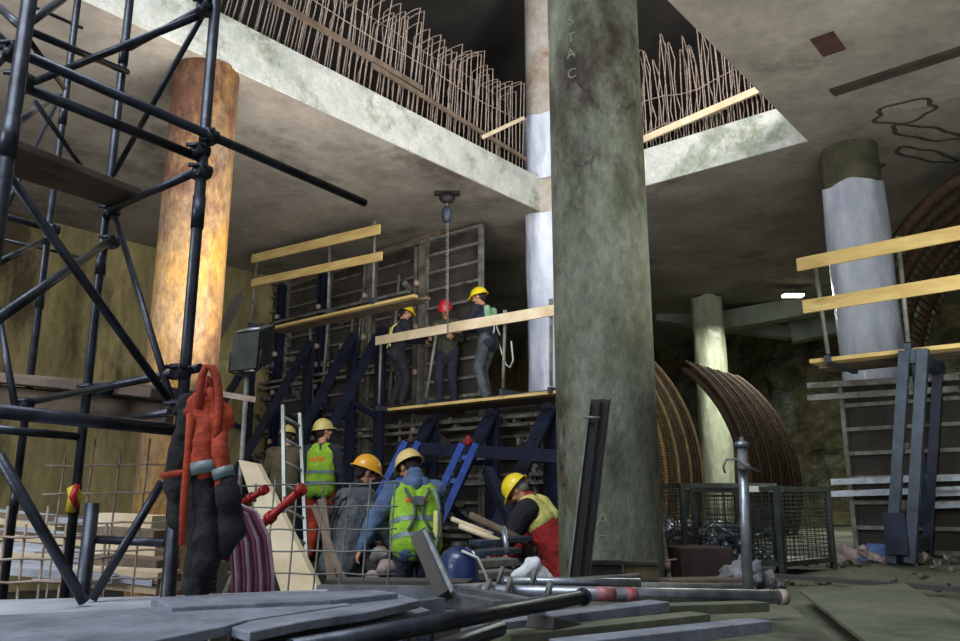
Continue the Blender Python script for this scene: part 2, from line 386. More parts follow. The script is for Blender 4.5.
# distribution wires tied along the bars
for j, (z, bb) in enumerate(((.5, .06), (.9, .06), (1.25, .06), (1.5, .45))):
    mb = MB(); mb.tube([W(3.2 + (AB - 3.6) * i / 12, B1 + bb, TOP + z + .03 * math.sin(i * 1.7 + j)) for i in range(13)], .007, 5)
    if j == 1 or j == 3: single('tie_bar', ['', 'thin horizontal bar tied halfway up the left starter bars', '', 'thin horizontal bar tied behind the tops of the left starter bars'][j], 'rebar', mb, M['rust'])
for j, z in enumerate((.35, .85)):
    mb = MB(); mb.tube([W(AB + .1, B1 - .5 + (B2 + .9 - B1) * i / 12, TOP + z + .06 * math.sin(i * 1.3 + j)) for i in range(13)], .007, 5)
    single('tie_bar', ['lower', 'upper'][j] + ' wavy wire tied across the right starter bars', 'rebar', mb, M['rust'])
mb = MB(); mb.bar(W(4.2, B1 + .03, TOP + .62), W(7.6, B1 + .03, TOP + .5), .03, .09); single('timber_batten', 'long pale batten tied across the far left starter bars', 'batten', mb, M['woodd'])
mb = MB(); mb.bar(W(6.6, B1 + .0, TOP + .42), W(AB - .5, B1 + .0, TOP + .24), .03, .07); single('timber_batten', 'long brown batten tied low along the starter bars beside the corner column', 'batten', mb, M['woodd'])
mb = MB(); mb.bar(W(8.9, B1 - .03, TOP + .2), W(9.9, B1 - .1, TOP + .9), .03, .06); single('timber_batten', 'short pale batten slanting upward across the left starter bars', 'batten', mb, M['woodp'])
mb = MB(); mb.bar(ona(640, 141, AB - .06), ona(760, 89, AB - .06), .04, .11); single('timber_batten', 'pale straight batten crossing the starter bars right of the mossy column', 'batten', mb, M['woodp'])

# ================================================================== formwork wall
FA = 10.0
def rib_panel(label, a, b0, b1, z0, z1, nr, group, m=None, dep=.1):
    m = m or M['galv2']
    t = thing('formwork_panel', label, 'formwork panel', W(a, (b0 + b1) / 2, z0), group)
    mb = MB(); mb.box(W(a + dep / 2, (b0 + b1) / 2, (z0 + z1) / 2), AX * .012, BX * ((b1 - b0) / 2 - .02), Z * ((z1 - z0) / 2 - .02)); part(t, 'plywood_face', mb, M['ply'])
    mb = MB()
    for b in (b0 + .03, b1 - .03): mb.bar(W(a, b, z0), W(a, b, z1), .05, dep, AX)
    for z in (z0 + .03, z1 - .03): mb.bar(W(a, b0 + .05, z), W(a, b1 - .05, z), dep, .05)
    part(t, 'frame', mb, m)
    for i in range(nr):
        z = z0 + (z1 - z0) * (i + 1) / (nr + 1); mb = MB(); mb.bar(W(a, b0 + .055, z), W(a, b1 - .055, z), dep * .8, .045); part(t, 'rib', mb, m)
    return t
bL = ab(ona(250, 300, FA))[1]; bR = ab(ona(483, 300, FA))[1]; npn = 5; w = (bL - bR) / npn
ords = ['nearest the dark niche', 'second from the dark niche', 'in the middle of the row', 'second from the left wall', 'next to the left wall']
for i in range(npn):
    b0 = bR + w * i
    rib_panel('ribbed steel formwork panel in the upper tier, ' + ords[i], FA, b0 + .01, b0 + w - .01, 3.1, 6.06, 8, 'upper formwork panels', M['galv2'] if i == 0 else mat('grimy steel', (126, 122, 112), (84, 80, 74), (60, 48, 38), 6, .7, .2))
for i in range(1, npn + 3):
    b0 = bR + w * (i - 3)
    rib_panel('ribbed steel formwork panel in the lower tier, ' + (ords[i - 3] if i > 2 else ['behind the mossy column', 'under the right end of the workers platform', 'under the middle of the workers platform'][i]), FA, b0 + .01, b0 + w - .01, .05, 3.08, 8, 'lower formwork panels', MC['grimy steel'])
# tie nuts and vertical walers on the panels
rn = random.Random(5)
for i in range(npn + 1):
    b = bR + w * i
    if i: 
        t = thing('wall_waler', 'upright steel channel pair over the panel joint, ' + ['', 'right of the platform edge', 'behind the left worker', 'right of the two board guard rail', 'behind the guard rail', 'by the left wall'][i], 'waler', W(FA - .12, b, .1), 'upright walers')
        for s in (-1, 1):
            mb = MB(); mb.bar(W(FA - .14, b + s * .06, .1), W(FA - .14, b + s * .06, 5.9), .05, .12, AX); part(t, 'channel', mb, M['blue'] if i > 2 else MC['grimy steel'])
        for z in (.8, 1.9, 2.6, 3.6, 4.4, 5.2):
            mb = MB(); mb.lathe([(.001, -.16), (.05, -.16), (.06, -.1), (.02, -.1), (.012, .1)], W(FA - .1, b, z), 10, AX); part(t, 'tie_nut', mb, M['rust'])
for i, (z, b0, b1, lb) in enumerate(((2.62, bR - 2.1, bR + 3.1, 'just under the workers platform'), (1.75, bR - 2.1, bR + 3.1, 'at mid height of the lower panels'), (.95, bR - 2.1, bR + 3.1, 'low on the lower panels'), (3.75, bR + 1.5, bR + 5.8, 'low on the upper panels'), (5.0, bR + 1.5, bR + 5.8, 'high on the upper panels behind the guard rail'))):
    t = thing('steel_waler', 'double horizontal steel waler ' + lb, 'waler', W(FA - .25, (b0 + b1) / 2, z), 'horizontal walers')
    for s in (-1, 1):
        mb = MB(); mb.bar(W(FA - .26, b0, z + s * .06), W(FA - .26, b1, z + s * .06), .08, .05); part(t, 'channel', mb, M['galv2'])
# clamps and spindles cluttering the panel faces
for i in range(90):
    b = bR + rn.uniform(-1.9, w * npn - .5); z = rn.uniform(.6, 5.3) if b > bR + 1.3 else rn.uniform(.5, 2.7)
    if i == 0:
        cl = thing('panel_clamp', 'small grey steel clamp hooked over the formwork ribs', 'clamp', V((0, 0, 0)), 'clamps on the formwork')
        mb = MB(); mb.tube([BX * -.12, BX * .12], .02, 8); part(cl, 'bolt', mb, M['galv2'])
        mb = MB(); mb.bar(BX * -.1 + AX * .08, BX * -.1 - AX * .1, .05, .1); mb.bar(BX * .1 + AX * .08, BX * .1 - AX * .1, .05, .1); part(cl, 'jaw', mb, M['galv2'])
        o = cl
    else: o = copy_tree(cl)
    o.location = W(FA - .13, b, z); o.rotation_euler = (0, rn.choice((0, 0, 1.57, .7)), 0)

# slender rods and push pull props standing against the panels
for i in range(26):
    b = bR + rn.uniform(-1.8, w * npn - .4); z0 = rn.choice((.1, 3.15)) if b > bR + .8 else .1; ln = rn.uniform(1.4, 2.7); r_ = rn.choice((.012, .018, .028))
    mb = MB(); mb.tube([W(FA - .17 - r_, b, z0), W(FA - .17 - r_, b + rn.uniform(-.25, .25), z0 + ln)], r_, 8)
    single('steel_rod', 'slender grimy steel rod standing against the formwork ribs', 'rod', mb, M['galv2'] if i % 3 else MC['grimy steel'], group='rods on the formwork')
# ---- guard-railed platforms
def platform(label, a, b0, b1, z, wid, boards, posts, rail_m, group=None, railoff=0, deck=True):
    t = thing('work_platform', label, 'platform', W(a + wid / 2, (b0 + b1) / 2, z), group)
    nb = 4
    for i in range(nb if deck else 0):
        mb = MB(); aa = a + wid * (i + .5) / nb; mb.bar(W(aa, b0 + rn.uniform(-.15, .1), z), W(aa, b1 + rn.uniform(-.1, .15), z), wid / nb - .012, .045); part(t, 'deck_board', mb, M['woodd'] if i else M['wood'], bev=.004)
    for p, q, h in boards:
        mb = MB(); mb.bar(p, q, .035, h); part(t, 'guard_board', mb, rail_m, bev=.004)
    for p, q in posts:
        mb = MB(); mb.tube([p, q], .024, 10); mb.bar(q - Z * .02, q + Z * .1, .06, .05); part(t, 'guard_post', mb, M['galv2'])
        if deck:
            mb = MB(); mb.bar(p - Z * .06 - AX * .05, p - Z * .06 + AX * (wid + .1), .06, .08); part(t, 'bracket', mb, M['slate'])
    return t
PA = 9.1
# upper left platform
PB = PA; PA = 8.5
z1 = ona(410, 296, PA).z; bl = ab(ona(262, 322, PA))[1]; br = ab(ona(412, 294, PA))[1]
post = [(ona(x0, y0, PA), ona(x1, y1, PA)) for x0, y0, x1, y1 in ((251, 322, 257, 262), (328, 308, 330, 241), (373, 298, 375, 227))]
platform('upper left platform with two yellow guard boards, nobody on it', PA, bl, br, z1, .45,
         [(ona(252, 259, PA - .03), ona(380, 229, PA - .03), .17), (ona(252, 283, PA - .03), ona(382, 256, PA - .03), .15)], post, M['wood'])
PA = PB
# workers platform
z2 = ona(553, 392, PA).z; bl2 = ab(ona(384, 408, PA))[1]; br2 = ab(ona(585, 385, PA))[1]
post = [(ona(x0, y0, PA), ona(x1, y1, PA)) for x0, y0, x1, y1 in ((379, 405, 381, 342), (426, 398, 437, 330), (503, 388, 505, 317), (551, 386, 551, 306))]
platform('middle platform with one pale guard board, three workers standing on it', PA, bl2, br2, z2, .85,
         [(ona(376, 341, PA - .03), ona(456, 327, PA - .03), .15), (ona(452, 327.5, PA - .06), ona(585, 305, PA - .06), .16)], post, M['woodp'])
# right platform
z3 = ona(820, 360, PA).z; bl3 = ab(ona(803, 361, PA))[1]; br3 = ab(ona(1060, 342, PA))[1]
post = [(ona(x0, y0, PA), ona(x1, y1, PA)) for x0, y0, x1, y1 in ((828, 354, 815, 264), (908, 342, 899, 246), (1010, 340, 1004, 236))]
platform('right platform with two yellow guard boards on blue frames', PA, bl3, br3, z3, .9,
         [(ona(797, 265, PA - .03), ona(1060, 213, PA - .03), .15), (ona(803, 307, PA - .03), ona(1060, 266, PA - .03), .15)], post, M['wood'])
# ---- blue support frames
def chan(mb, p, q, gap, w, h, side):   # a pair of parallel channels with battens
    for s in (-1, 1): mb.bar(p + side * (s * gap), q + side * (s * gap), w, h, side)
    n = max(2, int((q - p).length / .5))
    for i in range(n + 1): c = p.lerp(q, i / n); mb.box(c, side * gap, (q - p).normalized() * .03, frame(q - p, side)[0] * (h * .3))
def blue_frame(label, a, b, ztop, z0, reach, group, m=None, up=None):
    m = m or M['blue']; t = thing('support_frame', label, 'support frame', W(a, b, z0), group)
    mb = MB(); chan(mb, W(a, b, z0), W(a, b, ztop), .06, .05, .12, BX); part(t, 'upright', mb, m)
    mb = MB(); chan(mb, W(a - .05, b, ztop - .1), W(a - reach, b, z0 + .15), .06, .05, .12, BX); part(t, 'diagonal', mb, m)
    mb = MB(); chan(mb, W(a, b, z0 + .08), W(a - reach, b, z0 + .08), .06, .05, .12, BX); part(t, 'base_beam', mb, m)
    zm = (ztop + z0) / 2; fr = .5
    mb = MB(); mb.bar(W(a, b, z0 + .6), W(a - reach * .5, b, zm), .05, .08); part(t, 'strut', mb, m)
    mb = MB(); mb.bar(W(a, b, zm + .6), W(a - reach * .32, b, zm + (ztop - zm) * .4), .05, .08); part(t, 'strut', mb, m)
    for d in (0, reach):
        mb = MB(); mb.tube([W(a - d, b, z0 - .02), W(a - d, b, z0 + .12)], .025, 8); mb.box(W(a - d, b, z0), BX * .09, AX * .09, Z * .012); part(t, 'foot_spindle', mb, M['galv2'])
    return t
for i, (px, py, lb) in enumerate(((252, 330, 'under the left end of the upper left platform'), (308, 322, 'second from the left under the upper left platform'), (352, 314, 'under the middle guard post of the upper platform'), (380, 305, 'under the right end of the upper left platform'))):
    a_, b_ = ab(ona(px, py, 9.4)); blue_frame('dark blue braced steel frame ' + lb, 9.45, b_, z1 - .12, .02, 2.4, 'blue frames behind the ladder')
for i, (px, lb) in enumerate(((430, 'behind the bent diagonal under the workers platform'), (490, 'below the worker with the white rope'), (548, 'beside the mossy column under the workers platform'))):
    a_, b_ = ab(ona(px, 420, 9.4)); blue_frame('dark blue braced steel frame ' + lb, 9.45, b_, z2 - .12, .02, 1.9, 'blue frames under the workers platform')
t = thing('steel_beam', 'long dark blue horizontal beam below the workers platform', 'beam', ona(470, 450, 8.6))
mb = MB(); mb.bar(ona(398, 446, 8.4), ona(570, 456, 8.4), .1, .14); part(t, 'flange', mb, M['blue']); mb = MB(); mb.bar(ona(398, 452, 8.42), ona(570, 462, 8.42), .14, .03); part(t, 'lower_flange', mb, M['blue'])
for (x0, y0, x1, y1, Y, lb) in ((468, 446, 438, 512, 8.8, 'bright blue double channel brace behind the hooded worker, right one'), (411, 444, 383, 500, 9.3, 'bright blue double channel brace between the two near helmets')):
    t = thing('brace_channel', lb, 'brace', at(x1, y1, Y)); p, q = at(x0, y0, Y), at(x1, y1, Y - .4); q = p + (q - p) * 1.8
    sd = V((1, .1, 0)).normalized()
    for s in (-1, 1): mb = MB(); mb.bar(p + sd * (s * .075), q + sd * (s * .075), .07, .12, V((0, 1, 0))); part(t, 'channel', mb, M['blueb'])
    for i in range(5): mb = MB(); c = p.lerp(q, (i + .5) / 5); mb.box(c, sd * .07, (q - p).normalized() * .03, V((0, .02, 0))); part(t, 'batten_plate', mb, M['blueb'])
    mb = MB(); mb.lathe([(.001, -.04), (.035, -.035), (.045, 0), (.03, .03), (.018, .07), (.001, .075)], p + Z * .04, 10); mb.tube([p + sd * -.07 + Z * .04, p + sd * .07 + Z * .06], .012, 6); part(t, 'wing_nut', mb, M['redc'] if x0 > 450 else M['rustd'], 'reddish wing nut on its top end')
mb = MB(); mb.bar(at(487, 470, 8.9), at(530, 560, 8.0), .1, .1); single('steel_strut', 'dark blue strut slanting down left of the bent red worker', 'strut', mb, M['blue'])
mb = MB(); mb.bar(at(241, 296, 13.5), at(196, 372, 12.5), .1, .14); single('steel_strut', 'dark slanting strut above the floodlight beside the left wall', 'strut', mb, M['dark'])
# right side frames: near-vertical pair with a leg reaching back
def right_frame(label, px, wd):
    t = thing('support_frame', label, 'support frame', ona(px - 14, 556, 8.8), 'blue grey frames under the right platform')
    top = ona(px, 350, 9.0); foot = ona(px - 14, 556, 9.0); foot.z = LZ + .02
    s = BX * .085
    for k in (-1, 1): mb = MB(); mb.bar(top + s * k, foot + s * k, .085, .1, BX); part(t, 'upright', mb, M['slate'])
    for i in range(3): mb = MB(); mb.box(top.lerp(foot, (i + .6) / 3.5) + AX * .03, BX * .09, AX * .012, Z * .03); part(t, 'batten_plate', mb, M['dark'])
    e = W(ab(top)[0] + 1.15, ab(top)[1], top.z - .05); e2 = W(ab(foot)[0] + 1.2, ab(foot)[1], LZ + .05)
    mb = MB(); mb.bar(top - Z * .06, e, .12, .14); part(t, 'top_beam', mb, M['slate'])
    mb = MB(); mb.bar(e, e2, .1, .1, BX); part(t, 'rear_leg', mb, M['blue'])
    mb = MB(); mb.bar(foot + Z * .12, e2 + Z * .12, .1, .14); part(t, 'base_beam', mb, M['slate'])
    mb = MB(); mb.bar(top - Z * .15, e2 + Z * .3, .07, .09); part(t, 'diagonal', mb, M['slate'])
    mb = MB(); mb.box(foot + Z * .28, BX * .1, AX * .09, Z * .2); part(t, 'foot_box', mb, M['blue'], 'dark blue foot box')
    return t
right_frame('blue grey double post frame under the right platform, foot by the blue cloth', 914, 1)
right_frame('blue grey double post frame under the right platform at the photo edge', 1010, 1)
# right formwork panel behind
a_ = 10.45; rb0 = ab(ona(845, 450, a_))[1]
t = rib_panel('ladder like ribbed steel panel behind the right platform, left one', a_, rb0 - 1.5, rb0, LZ + .02, 2.85, 6, 'right ribbed panels')
t = rib_panel('ladder like ribbed steel panel behind the right platform, cut by the photo edge', a_, rb0 - 3.05, rb0 - 1.54, LZ + .02, 2.85, 6, 'right ribbed panels')
for (x0, y0, x1, y1, lb) in ((832, 488, 975, 483, 'pale double steel waler across the right ribbed panel'), (808, 392, 960, 383, 'short ended double waler high on the right ribbed panel'), (916, 500, 1000, 497, 'pale stub waler low at the right edge')):
    t = thing('steel_waler', lb, 'waler', ona(x0, y0, a_ - .25), 'right walers')
    for s in (-6, 6): mb = MB(); mb.bar(ona(x0, y0 + s, a_ - .25), ona(x1, y1 + s, a_ - .25), .08, .07); part(t, 'channel', mb, M['galv'] if 'short' not in lb else M['galv2'])
# ---- hoist
t = thing('chain_hoist', 'small chain hoist hanging from the ceiling left of the corner column', 'hoist', at(447, 205, 11.9))
c = at(447, 207, 11.9); c.z = H
mb = MB(); mb.ell(c - Z * .1, V((.13, 0, 0)), V((0, .1, 0)), Z * .1); mb.bar(c + V((-.2, 0, -.03)), c + V((.2, 0, -.03)), .1, .06); part(t, 'trolley', mb, M['rubber'])
mb = MB(); mb.lathe([(.001, 0), (.06, .02), (.085, .1), (.085, .2), (.05, .26), (.001, .28)], c - Z * .52, 14); part(t, 'hook_block', mb, M['slate'], 'blue hook block')
mb = MB(); mb.tube([c - Z * .15, c - Z * .3], .02, 6); part(t, 'shackle', mb, M['galv2'])
mb = MB()
for i in range(26):
    cc = c - Z * (.54 + i * .055); dx = V((.012, 0, 0)) if i % 2 else V((0, .012, 0))
    mb.tube([cc + dx, cc + Z * .022, cc - dx, cc - Z * .022], .006, 5, closed=True)
mb.tube([c - Z * .5 + V((.02, 0, 0)), c - Z * 2.3 + V((.03, 0, 0))], .012, 5)
part(t, 'chain', mb, M['galv2'])
# timber packing under the ceiling at the top of the formwork
mb = MB(); mb.bar(W(FA + .1, bR + 1.0, H - .08), W(FA + .1, bR + 6.2, H - .3), .2, .14); single('timber_beam', 'brown timber packing beam between the formwork top and the ceiling', 'beam', mb, M['woodd'])

# ================================================================== round reinforcement tunnels
def tunnel(label, ctr, L0, L1, r, ring_n, bars, a0, a1, m_ring, m_bar, m_shell, shell=True, wide=.028):
    t = thing('rebar_tunnel', label, 'reinforcement cage', ctr + AX * L0 - Z * (ctr.z - LZ))
    def pt(s, ang, rr): return ctr + AX * s + BX * (-math.cos(ang) * rr) + Z * (math.sin(ang) * rr)
    def seq(s, rr, n=40): return [pt(s, R(a0 + (a1 - a0) * i / n), rr) for i in range(n + 1)]
    if shell:
        mb = MB(); n = 40; vs = seq(L0 + .05, r - .12) + seq(L1 - .05, r - .12) + seq(L1 - .05, r - .2) + seq(L0 + .05, r - .2); k = n + 1; fs = []
        for j in range(4):
            for i in range(n): q0 = j * k + i; q1 = ((j + 1) % 4) * k + i; fs.append((q0, q0 + 1, q1 + 1, q1))
        mb.add(vs, fs, True); part(t, 'lining_sheet', mb, m_shell)
    for i in range(ring_n):
        s = L0 + (L1 - L0) * i / (ring_n - 1); mb = MB(); mb.tube(seq(s, r), wide if i % 3 == 0 else .014, 6); part(t, 'ring', mb, m_bar if i % 3 == 0 else m_ring)
    for i in range(bars):
        a = R(a0 + (a1 - a0) * (i + .5) / bars); mb = MB(); mb.tube([pt(L0, a, r - .02), pt(L1, a, r - .02)], .015, 5); part(t, 'longitudinal_bar', mb, m_bar)
    return t
tc_ = V((.62, 13.5, 1.75))
tunnel('orange brown round rebar tunnel just right of the mossy column', tc_, -.6, 1.0, 2.8, 13, 90, -20, 58, M['rustd'], mat('ochre bar', (146, 118, 74), (104, 82, 52), None, 8), mat('brown sheet', (70, 48, 30), (48, 34, 24), None, 3))
tunnel('darker round rebar tunnel behind the slim wrapped column', tc_ , 2.9, 5.4, 2.8, 17, 64, -20, 52, M['rustd'], M['rustd'], MC['brown sheet'])
tunnel('large dark rebar arch above the right platform', V((7.85, 10.1, 3.5)), -.9, 2.6, 2.4, 12, 70, 20, 200, MC['brown sheet'], M['rustd'], MC['brown sheet'], shell=False, wide=.09)
# ================================================================== scaffold on the left
sct = thing('scaffold_tower', 'dark steel tube scaffold tower filling the left side, work clothes hanging on it', 'scaffold', at(110, 560, 3.0))
sct.location.z = 0
def st(name, x0, y0, Y0, x1, y1, Y1, r=.024, m=None, ext=None):
    p, q = at(x0, y0, Y0), at(x1, y1, Y1)
    if ext: q = V((q.x, q.y, ext)) if False else q
    mb = MB(); mb.tube([p, q], r * .68, 12); return part(sct, name, mb, m or M['steel'])
def post(px, py, Y, z0, z1, r=.024, m=None):
    p = at(px, py, Y); mb = MB(); mb.tube([V((p.x, p.y, z0)), V((p.x, p.y, z1))], r * .76, 12)
    for z in (1.35, 2.35, 3.35): 
        if z0 < z < z1: mb.tube([V((p.x, p.y, z)), V((p.x, p.y, z + .12))], r * .76 + .003, 12)
    part(sct, 'post', mb, m or M['steel']); return V((p.x, p.y, 0))
P1 = post(191, 300, 2.7, 0, 4.2, .026)
P2 = post(-6, 250, 2.1, 0, 3.6, .028)
P3 = post(97, 300, 3.3, 0, 4.6, .024)
P4 = post(40, 300, 3.9, 0, 5.2, .024)
post(176, 500, 2.62, 0, 1.62, .03)
L = [('ledger', 0, 44, 2.15, 365, 203, 3.25, .025), ('ledger', 12, 82, 2.2, 200, 158, 2.72, .025), ('brace', 24, 86, 2.9, 213, 10, 2.72, .022),
     ('brace', 130, 48, 3.3, 203, 8, 2.75, .02), ('brace', 113, 175, 3.2, 210, 2, 2.75, .017), ('ledger', 20, 27, 2.6, 127, 72, 3.3, .022),
     ('ledger', 30, 5, 3.7, 82, 28, 4.0, .014), ('brace', 26, 36, 2.5, 64, 88, 3.3, .016), ('brace', 24, 26, 2.3, 64, -2, 2.7, .022),
     ('brace', 34, 100, 3.0, 84, 170, 3.3, .016), ('brace', 6, 130, 2.6, 50, 100, 3.6, .02), ('brace', -10, 240, 3.0, 60, 96, 3.8, .018),
     ('ledger', 110, 210, 3.25, 200, 170, 2.72, .024), ('brace', -4, 158, 2.12, 175, 408, 2.75, .021), ('brace', 114, 212, 3.28, 172, 402, 2.74, .018),
     ('ledger', -4, 320, 2.2, 111, 240, 3.3, .024), ('ledger', -4, 214, 3.6, 50, 229, 3.9, .024), ('ledger', -4, 238, 4.6, 84, 258, 5.0, .014),
     ('ledger', -4, 264, 3.2, 45, 240, 3.9, .022), ('brace', -2, 308, 2.9, 16, 412, 2.8, .018), ('ledger', 20, 404, 3.5, 200, 368, 2.68, .023),
     ('ledger', -4, 411, 2.15, 176, 430, 2.7, .03), ('ledger', -4, 429, 3.0, 80, 437, 3.3, .024), ('brace', 112, 420, 3.2, 175, 412, 2.72, .02),
     ('brace', -2, 454, 2.3, 84, 602, 2.5, .024), ('brace', 162, 482, 2.7, 92, 600, 2.6, .021), ('ledger', 84, 539, 2.9, 166, 543, 2.7, .02),
     ('brace', -10, 70, 2.3, 22, 40, 2.9, .02), ('brace', 0, 8, 2.4, 22, 28, 2.3, .02), ('ledger', -10, 26, 2.5, 22, 60, 2.6, .018)]
for l in L: st(*l)
p = at(88, 545, 2.85); mb = MB(); mb.tube([V((p.x, p.y, .5)), V((p.x, p.y, at(88, 503, 2.85).z))], .024, 12); part(sct, 'post', mb, M['steel'])
# couplers where tubes cross
for x, y, Y in ((207, 137, 2.7), (204, 8, 2.7), (14, 52, 2.14), (198, 152, 2.7), (176, 408, 2.7), (178, 372, 2.68), (88, 390, 3.3), (102, 390, 3.3), (24, 404, 3.4), (200, 172, 2.7), (110, 212, 3.28), (110, 242, 3.3), (20, 82, 2.2), (52, 230, 3.9)):
    c = at(x, y, Y); mb = MB(); mb.tube([c - Z * .025, c + Z * .025], .029, 10); mb.tube([c - AX * .025 + V((.015, -.01, 0)), c + AX * .025 + V((.015, -.01, 0))], .026, 10)
    mb.tube([c + V((-.03, -.035, .012)), c + V((.04, -.035, .012))], .008, 6); part(sct, 'coupler', mb, M['steel'])
# scaffold boards
def boardz(label, pts, z, th, m, name='scaffold_board'):
    mb = MB(); mb.prism([onz(x, y, z) for x, y in pts][::-1], Z * th); return single(name, label, 'board', mb, m, bev=.004)
z = at(113, 206, 3.25).z
for i in range(2):
    t0, t1 = i * .5 + .01, i * .5 + .49
    A_, B_, C_, D_ = V((-12, 136, 0)), V((142, 196, 0)), V((113, 208, 0)), V((-12, 170, 0))
    q = [A_.lerp(D_, t0), B_.lerp(C_, t0), B_.lerp(C_, t1), A_.lerp(D_, t1)]
    boardz(['upper scaffold board, far one of the pair beneath the top ledgers', 'upper scaffold board, near one of the pair beneath the top ledgers'][i], [(k.x, k.y) for k in q], z, .032, M['woodd'])
p, q = at(-30, 376, 3.9), at(172, 396, 3.3)
for i in range(3):
    o = V((-.12, .2, 0)) * i + Z * (.035 * (i == 1))
    mb = MB(); mb.bar(p + o, q + o + V((.1 * i, 0, 0)), .22, .04); single('scaffold_board', 'long brown board lying on the middle scaffold level, ' + ['near one', 'middle raised one', 'far one'][i], 'board', mb, M['woodd'], bev=.004)
mb = MB(); mb.bar(p - Z * .085, q - Z * .085, .04, .1); single('scaffold_beam', 'reddish brown timber edge beam under the middle scaffold boards', 'beam', mb, M['woodd'])
p = at(70, 500, 3.2); mb = MB(); mb.tube([at(72, 487, 3.22), at(76, 496, 3.22), at(70, 512, 3.22)], [.02, .03, .018], 8); single('tape_knot', 'yellow and red tape knotted round a scaffold post', 'tape', mb, M['yel'])
mb = MB(); mb.tube([at(77, 485, 3.2), at(73, 497, 3.18), at(77, 508, 3.2)], [.012, .016, .01], 8); single('tape_knot', 'small red rag end beside the yellow tape on the scaffold post', 'tape', mb, M['red'])

# ---- welded mesh standing between scaffold and workers
def wiremesh(label, x0, x1, yt, yb, Y0, Y1, hs, nv, r, lean=0, m=None, over=.12):
    t = thing('rebar_mesh', label, 'rebar mesh', at((x0 + x1) / 2, yb, (Y0 + Y1) / 2), 'welded rebar mesh panels')
    zt, zb = at(x0, yt, Y0).z, .0; p0, p1 = at(x0, 480, Y0), at(x1, 480, Y1)
    for y in hs:
        z = at(x0, y, Y0).z; mb = MB(); n = 10
        mb.tube([V((p0.x, p0.y, z)).lerp(V((p1.x, p1.y, z + .01)), i / n) + Z * (.003 * math.sin(i * 1.9 + y)) for i in range(n + 1)], r, 6); part(t, 'horizontal_bar', mb, m or M['rust'])
    for i in range(nv):
        f = (i + .5) / nv; c = p0.lerp(p1, f); top = zt + over * (1 if i % 2 else .4); ln = lean * random.uniform(.6, 1.2)
        mb = MB(); mb.tube([V((c.x - ln, c.y + .012, zb)), V((c.x, c.y + .012, (zb + top) / 2)), V((c.x + ln, c.y + .012, top))], r, 6); part(t, 'vertical_bar', mb, m or M['rust'])
    return t
wiremesh('welded rebar mesh standing behind the lower left scaffold braces', 44, 182, 464, 590, 3.9, 3.9, (466, 494, 524, 552, 580), 5, .005, .02)
wiremesh('low rusty rebar mesh at the lower left photo edge', -20, 120, 536, 590, 3.4, 3.4, (538, 560, 583), 7, .006, .0)
wiremesh('welded rebar mesh standing before the ladder and the grey jacket worker', 234, 398, 486, 590, 3.9, 3.7, (486, 508, 530, 551, 573), 7, .0042, .05, M['galv2'], .03)

# ---- hanging work clothes
def remesh(mb, name, loc, m, vox=.012, sm=4, disp=.0, dsc=.12):
    me = mb.mesh(name, loc); o = bpy.data.objects.new(name, me); C.objects.link(o)
    r = o.modifiers.new('r', 'REMESH'); r.mode = 'VOXEL'; r.voxel_size = vox; r.use_smooth_shade = True
    s = o.modifiers.new('s', 'SMOOTH'); s.iterations = sm; s.factor = .6
    if disp:
        tx = bpy.data.textures.new('w', 'CLOUDS'); tx.noise_scale = dsc; tx.noise_depth = 2
        d = o.modifiers.new('d', 'DISPLACE'); d.texture = tx; d.strength = disp; d.mid_level = .5; d.texture_coords = 'GLOBAL'
    dg = bpy.context.evaluated_depsgraph_get(); me2 = bpy.data.meshes.new_from_object(o.evaluated_get(dg)); me2.name = name
    bpy.data.objects.remove(o); me2.materials.clear(); me2.materials.append(m)
    me2.polygons.foreach_set('use_smooth', [True] * len(me2.polygons)); return me2
YJ = 2.5
def blob(t, name, segs, m, vox=.008, disp=.02, dsc=.07, label=None):
    mb = MB()
    for s in segs:
        if len(s) == 7: x0, y0, r0, x1, y1, r1, dy = s
        k = YJ / 820; mb.cap(at(x0, y0, YJ + dy), at(x1, y1, YJ + dy), r0 * k, r1 * k)
    return part(t, name, remesh(mb, name, wloc(t), m, vox, 3, disp, dsc), m, label)
t = thing('hanging_jacket', 'orange and black work clothes hung over the near scaffold post', 'clothes', at(205, 590, YJ))
blob(t, 'black_body', [(188, 415, 8, 178, 470, 14, .03), (178, 470, 14, 180, 520, 12, .03), (186, 400, 7, 190, 520, 14, .04), (205, 472, 13.5, 206, 560, 14, -.03), (200, 480, 12, 200, 560, 15, .02), (200, 560, 15, 196, 588, 14, .02), (206, 380, 5, 196, 410, 9, .05), (212, 470, 12, 214, 550, 12, 0)], M['black'], disp=.03, label='black quilted trousers and lining')
blob(t, 'black_cuff', [(226, 484, 10.5, 229, 500, 13, -.06), (228, 492, 12, 232, 530, 15, -.02), (232, 530, 15, 224, 552, 8, -.02), (220, 490, 10, 216, 540, 12, 0)], M['black'], disp=.02)
blob(t, 'orange_sleeve', [(197, 398, 7, 196, 440, 9, -.03), (203, 402, 6, 203, 440, 12, -.04), (203, 440, 13, 205, 470, 13.5, -.04), (198, 400, 6, 187, 412, 5, -.03), (208, 400, 5, 210, 440, 8, -.05)], M['org'], disp=.03, dsc=.05)
blob(t, 'orange_sleeve', [(212, 392, 5, 217, 440, 7, -.05), (219, 400, 5, 224, 440, 6, -.04), (219, 440, 8, 226, 490, 9.5, -.06), (226, 405, 5, 232, 424, 4, -.03)], M['org'], disp=.025, dsc=.05)
for x0, y0, x1, y1, rr, dy in ((203.8, 462, 205.3, 474, 15.4, -.04), (222, 468, 224.5, 478, 10.6, -.06)):
    mb = MB(); mb.tube([at(x0, y0, YJ + dy), at(x1, y1, YJ + dy)], rr * YJ / 820, 20); part(t, 'reflective_band', mb, M['refl'])
mb = MB(); k = YJ / 820
